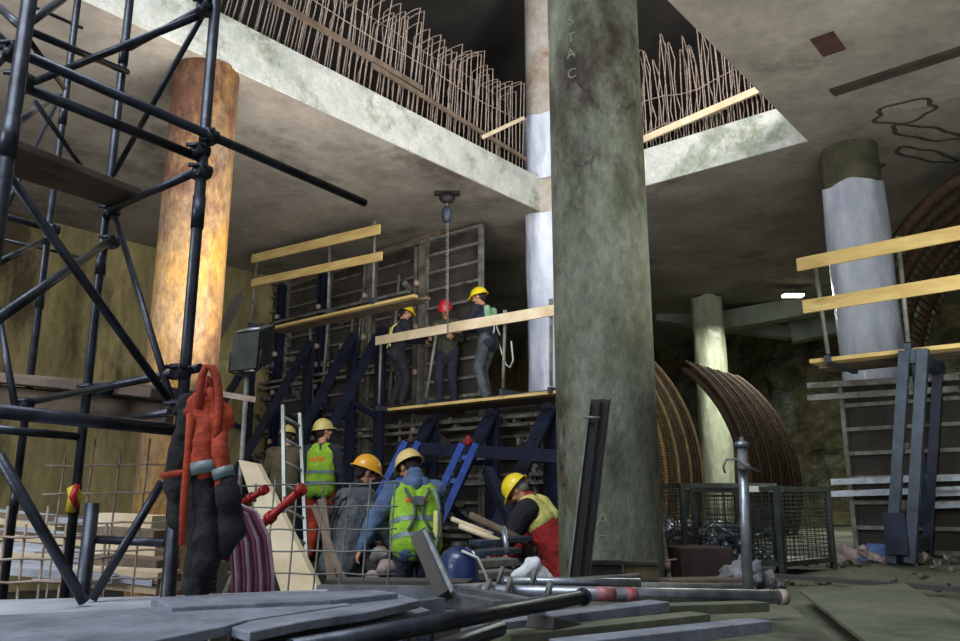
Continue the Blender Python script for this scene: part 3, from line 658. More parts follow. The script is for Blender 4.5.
mb.tube([at(x, y, YJ - .06) for x, y in ((199, 408), (200, 390), (202, 376), (206, 367), (212, 368), (217, 378), (219, 396), (218, 420), (216, 450))], [4.2 * k] * 9, 8)
mb.tube([at(x, y, YJ - .03) for x, y in ((204, 410), (207, 392), (209, 376), (212, 380), (213, 400), (210, 440))], [3 * k] * 6, 8)
part(t, 'shoulder_strap', mb, M['org'], 'orange strap looped over a coupler')
mb = MB(); mb.tube([at(x, y, YJ - .07) for x, y in ((190, 414), (188, 450), (184, 500), (182, 545))], [3.6 * k, 3.6 * k, 4 * k, 3.5 * k], 8); part(t, 'orange_piping', mb, M['org'])
mb = MB(); mb.tube([at(x, y, YJ - .05) for x, y in ((162, 476), (174, 474), (188, 472))], [3 * k, 3.6 * k, 3 * k], 8); part(t, 'orange_piping', mb, M['org'])
# hoses
t = thing('hose_coil', 'coil of maroon and pale violet hoses behind the hanging clothes', 'hose', at(245, 590, 2.95))
for i in range(11):
    mb = MB(); o = i * 4.0; x0 = 218 + o * .5
    pts = [at(x, y, 2.95 + .02 * (i % 3)) for x, y in ((208 + o * .25, 525 - o * .4), (218 + o * .4, 512 - o * .25), (226 + o * .75, 520 - o * .2), (231 + o * .95, 545 - o * .2), (233 + o, 575), (233 + o, 610), (231 + o, 650))]
    mb.tube(pts, .0065, 8); part(t, 'hose_loop', mb, M['hosel'] if i % 3 == 1 else M['hose'], 'pale violet hose loop' if i % 3 == 1 else None)
# red props
for (x0, y0, x1, y1, Y, r, lb) in ((262, 525, 304, 487, 3.4, .017, 'red painted steel prop sticking up right of the hoses'), (238, 505, 264, 490, 3.6, .014, 'short red painted rod end beside the hanging clothes')):
    t = thing('steel_prop', lb, 'prop', at(x0, y0, Y)); p, q = at(x0, y0, Y), at(x1, y1, Y - .1)
    p = p - (q - p) * (.9 if r > .015 else .3)
    mb = MB(); mb.tube([p, q], r, 10); part(t, 'tube', mb, M['red'])
    for f in (.55, .93): c = p.lerp(q, f); mb = MB(); mb.tube([c, c + (q - p).normalized() * .03], r * 1.5, 10); part(t, 'collar', mb, M['red'])
    mb = MB(); c = p.lerp(q, .75); mb.tube([c - Z * .03, c + Z * .035], .006, 6); part(t, 'pin', mb, M['galv2'])
# leaning pale boards
mb = MB(); mb.prism([at(238, 460, 4.9), at(257, 464, 4.9), at(322, 596, 4.3), at(282, 596, 4.3)], V((.02, .04, 0))); single('timber_board', 'wide pale board leaning behind the rebar mesh by the hoses', 'board', mb, M['woodp'], bev=.004)
mb = MB(); mb.bar(at(314, 506, 5.6), at(350, 596, 5.0), .04, .03, V((0, -1, .2))); single('timber_board', 'narrow dark board leaning between the ladder and the grey jacket worker', 'board', mb, M['woodd'], bev=.003)
mb = MB(); mb.bar(at(322, 500, 5.9), at(334, 596, 5.4), .06, .04, V((0, -1, .2))); single('timber_board', 'dark narrow board under the worker in orange trousers', 'board', mb, M['woodd'], bev=.003)
# aluminium ladder
t = thing('ladder', 'pale aluminium ladder standing in front of the two far workers', 'ladder', at(295, 560, 8.2))
a0, a1_ = at(283, 406, 8.0), at(286, 600, 7.4); b0_, b1_ = at(300, 414, 8.3), at(309, 608, 7.7)
for p, q in ((a0, a1_), (b0_, b1_)): mb = MB(); mb.bar(p, q, .065, .03, V((1, 0, 0))); part(t, 'rail', mb, M['galv'] if 0 else mat('pale aluminium', (206, 208, 200), (176, 178, 170), None, 6, .5, .2))
for i in range(8):
    f = (i + .5) / 8; mb = MB(); mb.tube([a0.lerp(a1_, f), b0_.lerp(b1_, f + .01)], .016, 8); part(t, 'rung', mb, MC['pale aluminium'])
# orange column foot clutter: pile of boards low left
rn = random.Random(3)
for i in range(16):
    y = 516 + (i // 4) * 17 + rn.uniform(-3, 3); Yd = 6.5 - (i // 4) * .5
    x0 = -40 + rn.uniform(-10, 60); x1 = x0 + rn.uniform(110, 170); sl = rn.uniform(4, 14)
    mb = MB(); mb.bar(at(x0, y - sl * .3, Yd), at(min(x1, 170), y + sl, Yd - .25), .22, .04)
    single('scrap_board', 'loose board in the heap behind the lower left scaffold', 'board', mb, M[('woodl', 'woodp', 'woodd', 'woodl')[i % 4]], group='boards heaped behind the scaffold')
for i in range(5):
    y = 520 + i * 14; mb = MB(); mb.bar(at(100, y, 5.9 - i * .25), at(162 + i * 2, y + 3 + i, 5.8 - i * .25), .25, .1)
    single('timber_block', 'reddish brown timber in the stack behind the small horizontal scaffold rail', 'timber', mb, M['woodd'] if i % 2 else M['woodp'], group='timbers stacked behind the rail')
mb = MB()
from mathutils import noise as NZ
def heap(name, label, cat, c, rx, ry, h, m, seed=0, n=34, rg=.35, kind=None):
    mb = MB(); vs = []; fs = []; K = 10
    for i in range(K + 1):
        for k in range(n):
            f = i / K; t_ = 2 * math.pi * k / n; p = V((rx * f * math.cos(t_), ry * f * math.sin(t_), 0)); q = p * 4 + V((seed, seed * 2, 0))
            z = h * max(0, (1 - f ** 1.8)) * (1 + rg * 2 * NZ.noise(q * 1.2)) + .3 * rg * h * NZ.noise(q * 4) * (1 - f * .5)
            vs.append(c + p * (1 + .2 * NZ.noise(V((t_ * 2, seed, 0)))) + Z * (z if i < K else -.02))
    for i in range(K):
        for k in range(n): fs.append((i * n + k, (i + 1) * n + k, (i + 1) * n + (k + 1) % n, i * n + (k + 1) % n))
    mb.add(vs, fs); return single(name, label, cat, mb, m, kind=kind)
heap('rubble', 'low heap of earth and dust behind the scaffold boards', 'rubble', V((-5.2, 6.6, 0)), 1.5, 1.0, .55, M['floor'], 3, kind='stuff')
# footing block the two far workers stand on
c = at(305, 560, 10.9); mb = MB(); mb.box(V((c.x, c.y, .33)), V((1.0, 0, 0)), V((0, .45, 0)), Z * .33); single('footing_block', 'dusty concrete block under the two workers behind the ladder', 'block', mb, M['floor'], bev=.02)

# ---- floodlight
t = thing('floodlight', 'grey switched off floodlight on a stand above the hanging clothes', 'floodlight', at(243, 430, 7.4))
c = at(246, 351, 7.4); fx = V((.86, -.5, 0)).normalized(); fn = V((-.36, -.8, -.42)); fn = (fn - fx * fn.dot(fx)).normalized(); fu = fx.cross(fn); fu = -fu if fu.z < 0 else fu
fu2 = (fu + fx * .5).normalized()
mb = MB(); mb.box(c - fn * .09, fx * .19, fn * .09, fu2 * .21); hs_ = part(t, 'housing', mb, M['cagem'], bev=.015)
mb = MB(); mb.box(c + fn * .01, fx * .17, fn * .012, fu2 * .19); part(hs_, 'lens', mb, M['glass'], bev=.004)
mb = MB(); mb.tube([c + fu2 * .21 - fx * .14, c + fu2 * .22, c + fu2 * .21 + fx * .17], .016, 8); part(t, 'clip', mb, M['galv']); mb = MB(); mb.tube([c - fu2 * .21 + fx * .02, c - fu2 * .22 + fx * .15], .016, 8); part(t, 'clip', mb, M['galv'])
mb = MB(); mb.tube([c - fx * .2, c - fx * .2 - fu2 * .2, c - fu2 * .3 - fn * .05, c + fx * .2 - fu2 * .2, c + fx * .2], .013, 8); part(t, 'yoke', mb, M['rubber'])
e = c - fu2 * .3 - fn * .05; mb = MB(); mb.tube([e, V((e.x, e.y, 0))], .024, 10); part(t, 'pole', mb, M['galv2'])
for k in range(3):
    a = R(120 * k + 20); mb = MB(); mb.tube([V((e.x, e.y, .8)), V((e.x + .55 * math.cos(a), e.y + .55 * math.sin(a), .01))], .014, 8); part(t, 'leg', mb, M['galv2'])
mb = MB(); mb.bar(at(222, 394, 7.2), at(256, 400, 7.2), .03, .05); single('crossbar', 'small rusty crossbar fixed on the floodlight pole', 'bar', mb, M['rust'])

# ================================================================== foreground boards
DZ = 1.13
def fb(label, pts, z=DZ, th=.03, m=None):
    mb = MB(); mb.prism([onz(x, y, z) for x, y in pts], Z * -th); return single('deck_board', label, 'board', mb, m or M['woodg'], bev=.003)
fb('light grey foreground board along the foot of the scaffold', [(-60, 626), (-60, 601), (156, 596), (330, 589), (300, 600), (135, 612)], DZ - .03, .03, M['woodl'])
fb('short grey foreground board with a sawn left end, top of the stack', [(151, 597.5), (262, 592), (378, 590), (398, 593), (330, 600), (230, 604), (172, 607)], DZ + .012, .022)
fb('long grey foreground board lying highest at the lower left corner', [(-60, 634), (-60, 618), (120, 609), (236, 603), (330, 600), (352, 604), (245, 620), (225, 626), (60, 660), (-60, 690)], DZ, .022)
fb('grey foreground board with dark footprints in the middle', [(232, 627), (256, 619), (336, 604), (352, 598), (400, 594), (420, 600), (368, 612), (310, 620), (250, 632)], DZ - .004, .022)
fb('lower grey foreground board running under the others', [(60, 690), (230, 640), (326, 622), (420, 606), (430, 610), (330, 632), (240, 652), (160, 700)], DZ - .05, .025)
mb = MB()
for k, (x, y) in enumerate(((280, 609), (292, 607), (300, 605))):
    pts = [onz(x + 11 * math.cos(t_ * .628), y + 2.2 * math.sin(t_ * .628) - .1 * x * 0, DZ - .0025) for t_ in range(10)]; mb.add(pts, [list(range(10))])
single('footprint', 'dark smudged footprints on the middle foreground board', 'footprint', mb, M['rubber'], kind='stuff')
# steel frames and pipes lying right of the boards
def lay(name, label, cat, p, q, r, m, group=None, n=12): mb = MB(); mb.tube([p, q], r, n); return single(name, label, cat, mb, m, group)
t = thing('scaffold_section', 'flat galvanised scaffold frame lying right of the grey boards', 'scaffold frame', at(420, 610, 2.9))
zf = at(452, 593, 3.3).z
for x0, y0, x1, y1 in ((318, 591.5, 458, 593), (456, 592, 540, 608), (395, 611, 440, 605), (448, 599, 500, 609)):
    mb = MB(); mb.bar(onz(x0, y0, zf), onz(x1, y1, zf), .05, .05); part(t, 'rail', mb, M['galv'])
mb = MB(); mb.prism([onz(x, y, zf - .05) for x, y in ((340, 597), (456, 596), (440, 602), (380, 606))], Z * -.06); part(t, 'plate', mb, M['galv2'])
t = thing('steel_pipe', 'thick dark pipe slanting across the bottom in front of the flat frame', 'pipe', at(450, 615, 2.4))
p, q = at(290, 650, 1.9), at(582, 597, 2.9); mb = MB(); mb.tube([p, q], .024, 14); part(t, 'tube', mb, M['steel'])
mb = MB(); mb.tube([q, q + (q - p).normalized() * .015], .03, 14); part(t, 'end_collar', mb, M['steel'])
lay('steel_pipe', 'short dark pipe end at the bottom edge under the thick dark pipe', 'pipe', at(385, 668, 1.9), at(500, 628, 2.3), .022, M['steel'])
lay('steel_pipe', 'galvanised pipe lying nearest the white bag with clamps at its left end', 'pipe', at(497, 581, 4.0), at(640, 583, 4.1), .022, M['galv'])
t = thing('steel_pipe', 'thick galvanised pipe with a red painted band in front of the mossy column', 'pipe', at(600, 598, 3.6))
p, q = at(480, 592, 3.5), at(778, 597, 3.9); mb = MB(); mb.tube([p, q], .031, 16); part(t, 'tube', mb, M['galv'])
for f, w_ in ((.36, .09), (.46, .05)): c = p.lerp(q, f); mb = MB(); mb.tube([c, c + (q - p).normalized() * w_], .0315, 16); part(t, 'painted_band', mb, mat('faded red paint', (176, 66, 78), (176, 140, 146), None, 20, .5, .2), 'faded red band')
mb = MB(); mb.tube([q, q + (q - p).normalized() * .04], .036, 16); part(t, 'end_cap', mb, M['rust'])
lay('steel_pipe', 'long galvanised pipe lying right behind the thick banded pipe', 'pipe', at(560, 586, 4.1), at(742, 589, 4.3), .026, M['galv2'])
for i, (x, y, Y) in enumerate(((500, 578, 3.9), (508, 590, 3.5), (487, 592, 3.5), (548, 594, 3.4), (533, 580, 3.9))):
    t = thing('pipe_clamp', 'round grey clamp gripping the left ends of the galvanised pipes', 'clamp', at(x, y, Y), 'clamps on the pipe ends')
    mb = MB(); c = at(x, y, Y); mb.tube([c + V((.012 * math.sin(k), .045 * math.cos(k * .9), .045 * math.sin(k * .9))) for k in range(7)], .011, 8); part(t, 'ring', mb, M['galv2'])
    mb = MB(); mb.tube([c + Z * .04, c + Z * .04 + V((.03, 0, -.12))], .008, 6); part(t, 'bolt', mb, M['galv'])
lay('steel_pipe', 'thin galvanised rail behind the flat frame below the blue tank', 'pipe', at(440, 589, 4.3), at(640, 577, 4.6), .02, M['galv2'])
# inclined dark steel channel in front of the hooded worker
mb = MB(); mb.bar(at(420, 535, 3.3), at(447, 596, 3.0), .07, .04, V((-.2, -1, .3))); 
t = thing('steel_channel', 'dark steel channel sticking up in front of the hooded worker', 'channel', at(447, 596, 3.0)); part(t, 'web', mb, M['dark'])
mb = MB(); mb.bar(at(427, 534, 3.26), at(455, 596, 2.96), .014, .05, V((-.2, -1, .3))); part(t, 'flange', mb, M['galv'])
mb = MB(); mb.prism([at(417, 533, 3.3), at(433, 532, 3.3), at(436, 540, 3.3), at(421, 541, 3.3)], V((0, .02, 0))); part(t, 'end_plate', mb, M['galv2'])
# bottom timbers
rn = random.Random(11)
for i, (x0, y0, x1, y1, Y, m) in enumerate(((470, 630, 660, 606, 2.7, 'woodg'), (500, 640, 700, 618, 2.6, 'ledge'), (560, 648, 760, 625, 2.5, 'woodg'), (600, 612, 760, 606, 3.2, 'ledge'), (450, 616, 560, 600, 3.0, 'woodg'), (540, 622, 640, 645, 2.7, 'dark'), (520, 604, 600, 625, 3.1, 'woodg'))):
    mb = MB(); mb.bar(at(x0, y0, Y), at(x1, y1, Y + .6), .1, .04); single('timber_batten', 'dusty batten among the planks under the pipes at the bottom centre', 'batten', mb, M[m], group='battens under the pipes', bev=.003)
mb = MB(); mb.prism([onz(x, y, 1.0) for x, y in ((452, 612), (490, 603), (510, 604), (480, 612))], Z * .02); single('roof_tile', 'flat dull red piece lying under the thick dark pipe', 'plate', mb, mat('dull red', (190, 96, 86), (150, 80, 74), None, 8))
mb = MB(); mb.prism([onz(x, y, .93) for x, y in ((460, 630), (560, 612), (650, 617), (560, 640), (470, 655))], Z * -.02); single('steel_tray', 'dark grey sheet under the pipes at the bottom centre', 'sheet', mb, M['galv2'])
# big sheet of plywood on the right foreground
mb = MB(); mb.prism([onz(x, y, LZ + .07) for x, y in ((640, 604), (770, 588), (880, 680), (700, 690))], Z * -.02); single('plywood_sheet', 'greenish dusty plywood sheet on the ground at the bottom right', 'sheet', mb, M['ledge'], bev=.003)
mb = MB(); mb.prism([onz(x, y, LZ + .09) for x, y in ((800, 590), (905, 583), (1000, 640), (930, 690))], Z * -.02); single('plywood_sheet', 'second dusty sheet on the ground nearest the right photo edge', 'sheet', mb, M['ledge'], bev=.003)
mb = MB(); mb.bar(onz(752, 574, LZ + .06), onz(965, 590, LZ + .06), .06, .03); single('timber_batten', 'dark batten lying on the ground below the blue cloth', 'batten', mb, M['dark'])

# ---- things leaning on and lying by the mossy column
t = thing('steel_channel', 'pair of dark steel channels leaning against the mossy column', 'channel', at(580, 585, 5.3))
for dx, dy in ((0, 0), (11, .03)):
    mb = MB(); mb.bar(at(594 + dx, 401, 5.62 + dy), at(572 + dx * 1.0, 584, 5.2 + dy), .065, .05, V((0, -1, 0))); part(t, 'web', mb, M['rubber'])
    for s in (-1, 1):
        mb = MB(); mb.bar(at(594 + dx + s * 4.6, 401, 5.58 + dy), at(572 + dx + s * 4.6, 584, 5.16 + dy), .008, .07, V((0, -1, 0))); part(t, 'flange', mb, M['galv2'] if s < 0 and dx == 0 else M['rubber'])
mb = MB(); mb.tube([at(584, 417, 5.5), at(600, 418, 5.5)], .01, 8); part(t, 'bolt', mb, M['galv2'])
t = thing('wooden_crate', 'low dark crate at the foot of the mossy column', 'crate', at(611, 590, 5.5))
for s in (-1, 1): mb = MB(); mb.bar(at(568, 572 + s * 9, 5.5), at(658, 572 + s * 9, 5.5), .05, .02); part(t, 'rail', mb, M['ply'])
mb = MB(); mb.bar(at(567, 573, 5.52), at(622, 573, 5.52), .04, .16); part(t, 'side_board', mb, M['ply']); mb = MB(); mb.bar(at(624, 573, 5.52), at(658, 573, 5.52), .04, .15); part(t, 'side_board', mb, M['olive'] if 0 else mat('olive board', (110, 100, 66), (80, 72, 48), None, 6), 'olive brown end board')
# white bag
def lump(name, label, cat, segs, Y, m, disp=.05, vox=.014, dsc=.1, group=None):
    mb = MB(); k = Y / 820
    for x, y, r in segs: c = at(x, y, Y + random.uniform(-.03, .03)); mb.ell(c, V((r * k, 0, 0)), V((0, r * k, 0)), V((0, 0, r * k * .9)))
    me = remesh(mb, name, V((0, 0, 0)), m, vox, 2, disp, dsc); lo = min(v.co.z for v in me.vertices); c = at(segs[0][0], segs[0][1], Y); c.z = lo
    me.transform(Matrix.Translation(-c)); o = bpy.data.objects.new(name, me); C.objects.link(o); o.location = c; return tagp(o, label, cat, group)
lump('plastic_bag', 'crumpled white plastic bag below the bent red worker', 'bag', [(525, 572, 9), (534, 564, 8), (541, 573, 8), (518, 576, 6), (530, 576, 8), (546, 577, 5), (529, 560, 5)], 5.0, M['cloth_w'])
lump('plastic_heap', 'crumpled translucent foil heap around the upright steel pipe', 'foil', [(735, 575, 12), (722, 582, 8), (750, 572, 13), (763, 578, 10), (775, 584, 8), (712, 585, 5), (745, 562, 8), (786, 588, 4)], 5.9, mat('crumpled foil', (150, 150, 156), (92, 90, 84), (176, 178, 190), 9, .4, bump=.6), .12, .016, .07)
lump('rag_heap', 'pile of pale rags right of the mesh cages', 'rags', [(850, 556, 7), (862, 550, 6), (840, 562, 6), (872, 558, 6), (856, 565, 6), (845, 548, 4), (885, 560, 5)], 8.4, mat('pale rags', (176, 156, 152), (120, 104, 100), (206, 200, 200), 12, .9, bump=.5), .12, .02, .08)
c = onz(878, 561, LZ); heap('tarpaulin', 'crumpled blue cloth at the foot of the right support frame', 'cloth', c, .3, .2, .2, mat('blue cloth', (112, 142, 206), (84, 112, 176), None, 8, .8, bump=.4), 8, 40, .6)
lump('rag_heap', 'dark bits of debris right of the blue cloth', 'debris', [(905, 560, 6), (922, 558, 7), (938, 563, 6), (950, 560, 6), (912, 566, 5)], 8.3, mat('dark debris', (92, 86, 78), (56, 52, 48), (160, 156, 150), 14, .9, bump=.5), .14, .02, .07)
# upright steel pipe with hook
t = thing('upright_pipe', 'upright grey pipe with a bent hook before the mesh cages', 'pipe', at(748, 592, 5.4)); b = at(748, 590, 5.4); tp = at(742, 447, 5.5)
mb = MB(); mb.tube([b, tp], .034, 14); part(t, 'tube', mb, M['galv'])
mb = MB(); mb.lathe([(.034, 0), (.05, 0), (.05, .03), (.02, .04), (.012, .07), (.001, .07)], tp, 12); part(t, 'top_plug', mb, M['galv'])
c = at(744, 467, 5.44); mb = MB(); mb.tube([c + V((.1, 0, -.03)), c + V((0, -.05, .0)), c + V((-.06, -.04, .05)), c + V((-.12, -.02, .05)), c + V((-.14, 0, .0)), c + V((-.13, 0, -.04))], .008, 8); part(t, 'hook', mb, M['galv2'])
mb = MB(); mb.tube([c - Z * .02, c + Z * .02], .045, 12); part(t, 'clamp', mb, M['galv2'])
# mesh pallet cages
def cage(label, x0, y0, x1, y1, Y, Yb, dep):
    p0, p1 = at(x0, y1, Y), at(x1, y1, Yb); zt = at(x0, y0, Y).z; zb = LZ + .1; p0.z = p1.z = 0
    d = (p1 - p0).normalized(); n = V((-d.y, d.x, 0)); n = n if n.y > 0 else -n; Lh = (p1 - p0).length
    t = thing('mesh_cage', label, 'mesh cage', (p0 + p1) / 2 + Z * LZ, 'mesh pallet cages')
    cs = [p0, p1, p1 + n * dep, p0 + n * dep]
    for c in cs: mb = MB(); mb.bar(c + Z * (LZ + .02), c + Z * zt, .045, .045, n); part(t, 'post', mb, M['cagem'])
    for i in range(4):
        a, b = cs[i], cs[(i + 1) % 4]; mb = MB()
        for z in (zb, zt - .02): mb = MB(); mb.bar(a + Z * z, b + Z * z, .035, .04); part(t, 'rail', mb, M['cagem'])
        mb = MB(); k = int((b - a).length / .07)
        for j in range(1, k): c = a.lerp(b, j / k); mb.tube([c + Z * zb, c + Z * zt], .0035, 4, False)
        k = int((zt - zb) / .035)
        for j in range(1, k): z = zb + (zt - zb) * j / k; mb.tube([a + Z * z, b + Z * z], .0035, 4, False)
        part(t, 'mesh_side', mb, M['cagem'])
    mb = MB(); mb.box((cs[0] + cs[2]) / 2 + Z * zb, d * (Lh / 2), n * (dep / 2), Z * .015); part(t, 'base_sheet', mb, M['slate'])
    return cs, zb, zt
cs, zb, zt = cage('mesh pallet cage with loose metal parts, left of the pair', 686, 483, 779, 560, 7.0, 7.1, .75)
rn = random.Random(9)
for i in range(46):
    f, g = rn.random(), rn.uniform(.1, .9); c = cs[0].lerp(cs[1], .06 + f * .88) + (cs[3] - cs[0]) * g; z = zb + .04 + rn.random() * .28
    d = V((rn.uniform(-1, 1), rn.uniform(-1, 1), rn.uniform(-.4, .6))).normalized() * rn.uniform(.08, .16)
    if i == 0:
        cl = thing('loose_coupler', 'loose grey coupler among the metal parts inside the left mesh cage', 'coupler', V((0, 0, 0)), 'couplers in the left mesh cage')
        mb = MB(); mb.tube([V((-.1, 0, 0)), V((.1, 0, 0))], .016, 8); part(cl, 'bolt', mb, M['galv']); mb = MB(); mb.tube([V((-.06, 0, -.03)), V((-.06, 0, .04))], .035, 10); part(cl, 'collar', mb, M['galv'])
        o = cl
    else: o = copy_tree(cl)
    o.location = V((c.x, c.y, z)); o.rotation_euler = (rn.uniform(0, 6), rn.uniform(-.6, .6), rn.uniform(0, 6))
cs, zb, zt = cage('taller mesh pallet cage, right of the pair', 783, 486, 834, 568, 6.9, 7.5, .8)
mb = MB(); mb.bar(at(742, 489, 7.0), at(782, 489, 7.05), .03, .05); single('label_strip', 'pale strip along the top rail of the left mesh cage', 'strip', mb, M['label'])
# thin rusty prop by the column, dark box
t = thing('steel_prop', 'thin rusty prop leaning right of the mossy column', 'prop', at(672, 588, 6.2)); mb = MB(); mb.tube([at(656, 494, 6.5), at(671, 588, 6.1)], .018, 8); part(t, 'tube', mb, M['rust'])
mb = MB(); c = at(667, 566, 6.15); mb.tube([c - Z * .03 , c + Z * .03], .03, 8); mb.tube([c + V((-.06, -.02, .03)), c + V((.07, -.02, .05))], .008, 6); part(t, 'collar', mb, M['rust'], 'rusty collar with handle')
mb = MB(); c = at(697, 568, 6.4); mb.box(V((c.x, c.y, LZ + .14)), V((.2, .02, 0)), V((-.03, .2, 0)), Z * .13); single('metal_box', 'dark rusty box in front of the left mesh cage', 'box', mb, mat('dark rusty steel', (66, 50, 44), (46, 38, 34), None, 6), bev=.01)
mb = MB(); c = at(700, 580, 5.8); mb.box(V((c.x, c.y, LZ + .05)), V((.25, .05, 0)), V((-.03, .1, 0)), Z * .04); single('timber_block', 'short timber on the ground below the dark rusty box', 'timber', mb, M['woodd'], bev=.005)
rn = random.Random(21)
for i in range(60):
    px, py = rn.uniform(690, 975), rn.uniform(560, 592); c = onz(px, py, LZ); s = rn.uniform(.012, .04); mb = MB()
    mb.ell(V((c.x, c.y, LZ + s * .4)), V((s, s * .3, 0)), V((-s * .2, s * rn.uniform(.5, 1), 0)), Z * s * rn.uniform(.4, .8), 7, 5)
    for v in mb.v: v += V((rn.uniform(-1, 1), rn.uniform(-1, 1), rn.uniform(-1, 1))) * s * .18
    single('stone', 'small pale stone strewn on the ground below the mesh cages', 'stone', mb, M['ledge'] if i % 3 else M['floor'], group='stones on the right ground')
# clutter between workers and the column
for i, (x0, y0, x1, y1, Y, r, lb) in enumerate(((474, 532, 500, 541, 7.0, .025, 'short'), (484, 521, 528, 543, 7.4, .035, 'long thick'), (466, 525, 493, 535, 7.2, .022, 'thin'))):
    lay('timber_pole', lb + ' pale round pole lying left of the bent red worker', 'pole', at(x0 - 14, y0 - 6, Y + .2), at(x1, y1, Y), r, M['woodp'] if i != 1 else M['woodd'])
for i, (x, y, w_, h_, Y) in enumerate(((485, 552, 30, 8, 6.4), (478, 563, 34, 8, 6.1), (500, 540, 26, 7, 7.0), (470, 575, 40, 9, 5.8))):
    mb = MB(); mb.bar(at(x - w_, y + 3, Y), at(x + w_, y - 2, Y + .2), .25, .04 + .01 * (i % 2)); single('steel_plate', ['upper', 'middle', 'farthest', 'lowest'][i] + ' dull plate in the stack between the blue tank and the white bag', 'plate', mb, M['galv2'] if i % 2 else M['slate'], bev=.004)
lay('steel_pin', 'short bright upright pin above the stacked plates', 'pin', at(503, 527, 6.0), at(508, 553, 5.9), .02, M['galv'])
t = thing('water_tank', 'dark blue plastic tank with a pale hose before the hooded worker', 'tank', at(457, 585, 4.9)); c = at(459, 566, 5.4)
mb = MB(); mb.lathe([(.001, -.35), (.1, -.35), (.125, -.3), (.13, -.1), (.125, .04), (.1, .09), (.05, .12), (.001, .125)], c, 26); part(t, 'body', mb, mat('deep blue plastic', (34, 62, 120), (24, 44, 90), None, 4, .25, coat=.5))
mb = MB(); mb.lathe([(.05, .11), (.05, .15), (.001, .152)], c, 18); part(t, 'cap', mb, M['rubber'])
mb = MB(); mb.tube([c + V((.02, -.1, .1)), c + V((.12, -.12, .06)), c + V((.18, -.1, -.06)), c + V((.19, -.08, -.18))], .009, 8); part(t, 'hose', mb, M['white'], 'pale hose')
for i, (x, y, Y) in enumerate(((380, 553, 5.2), (386, 566, 5.0), (374, 577, 5.0))):
    lump('rubble_lump', ['upper', 'middle', 'lowest'][i] + ' pale dusty lump between the grey jacket and the hooded worker', 'lump', [(x, y, 8), (x + 5, y + 3, 6), (x - 4, y + 5, 6)], Y, mat('pale rags', (176, 156, 152), (120, 104, 100), (206, 200, 200), 12, .9, bump=.5) if i else M['galv2'], .04, .014)
mb = MB(); mb.bar(at(330, 588, 4.6), at(470, 590, 4.5), .2, .1); single('timber_beam', 'dark beam lying behind the flat frame in front of the workers', 'beam', mb, M['dark'])
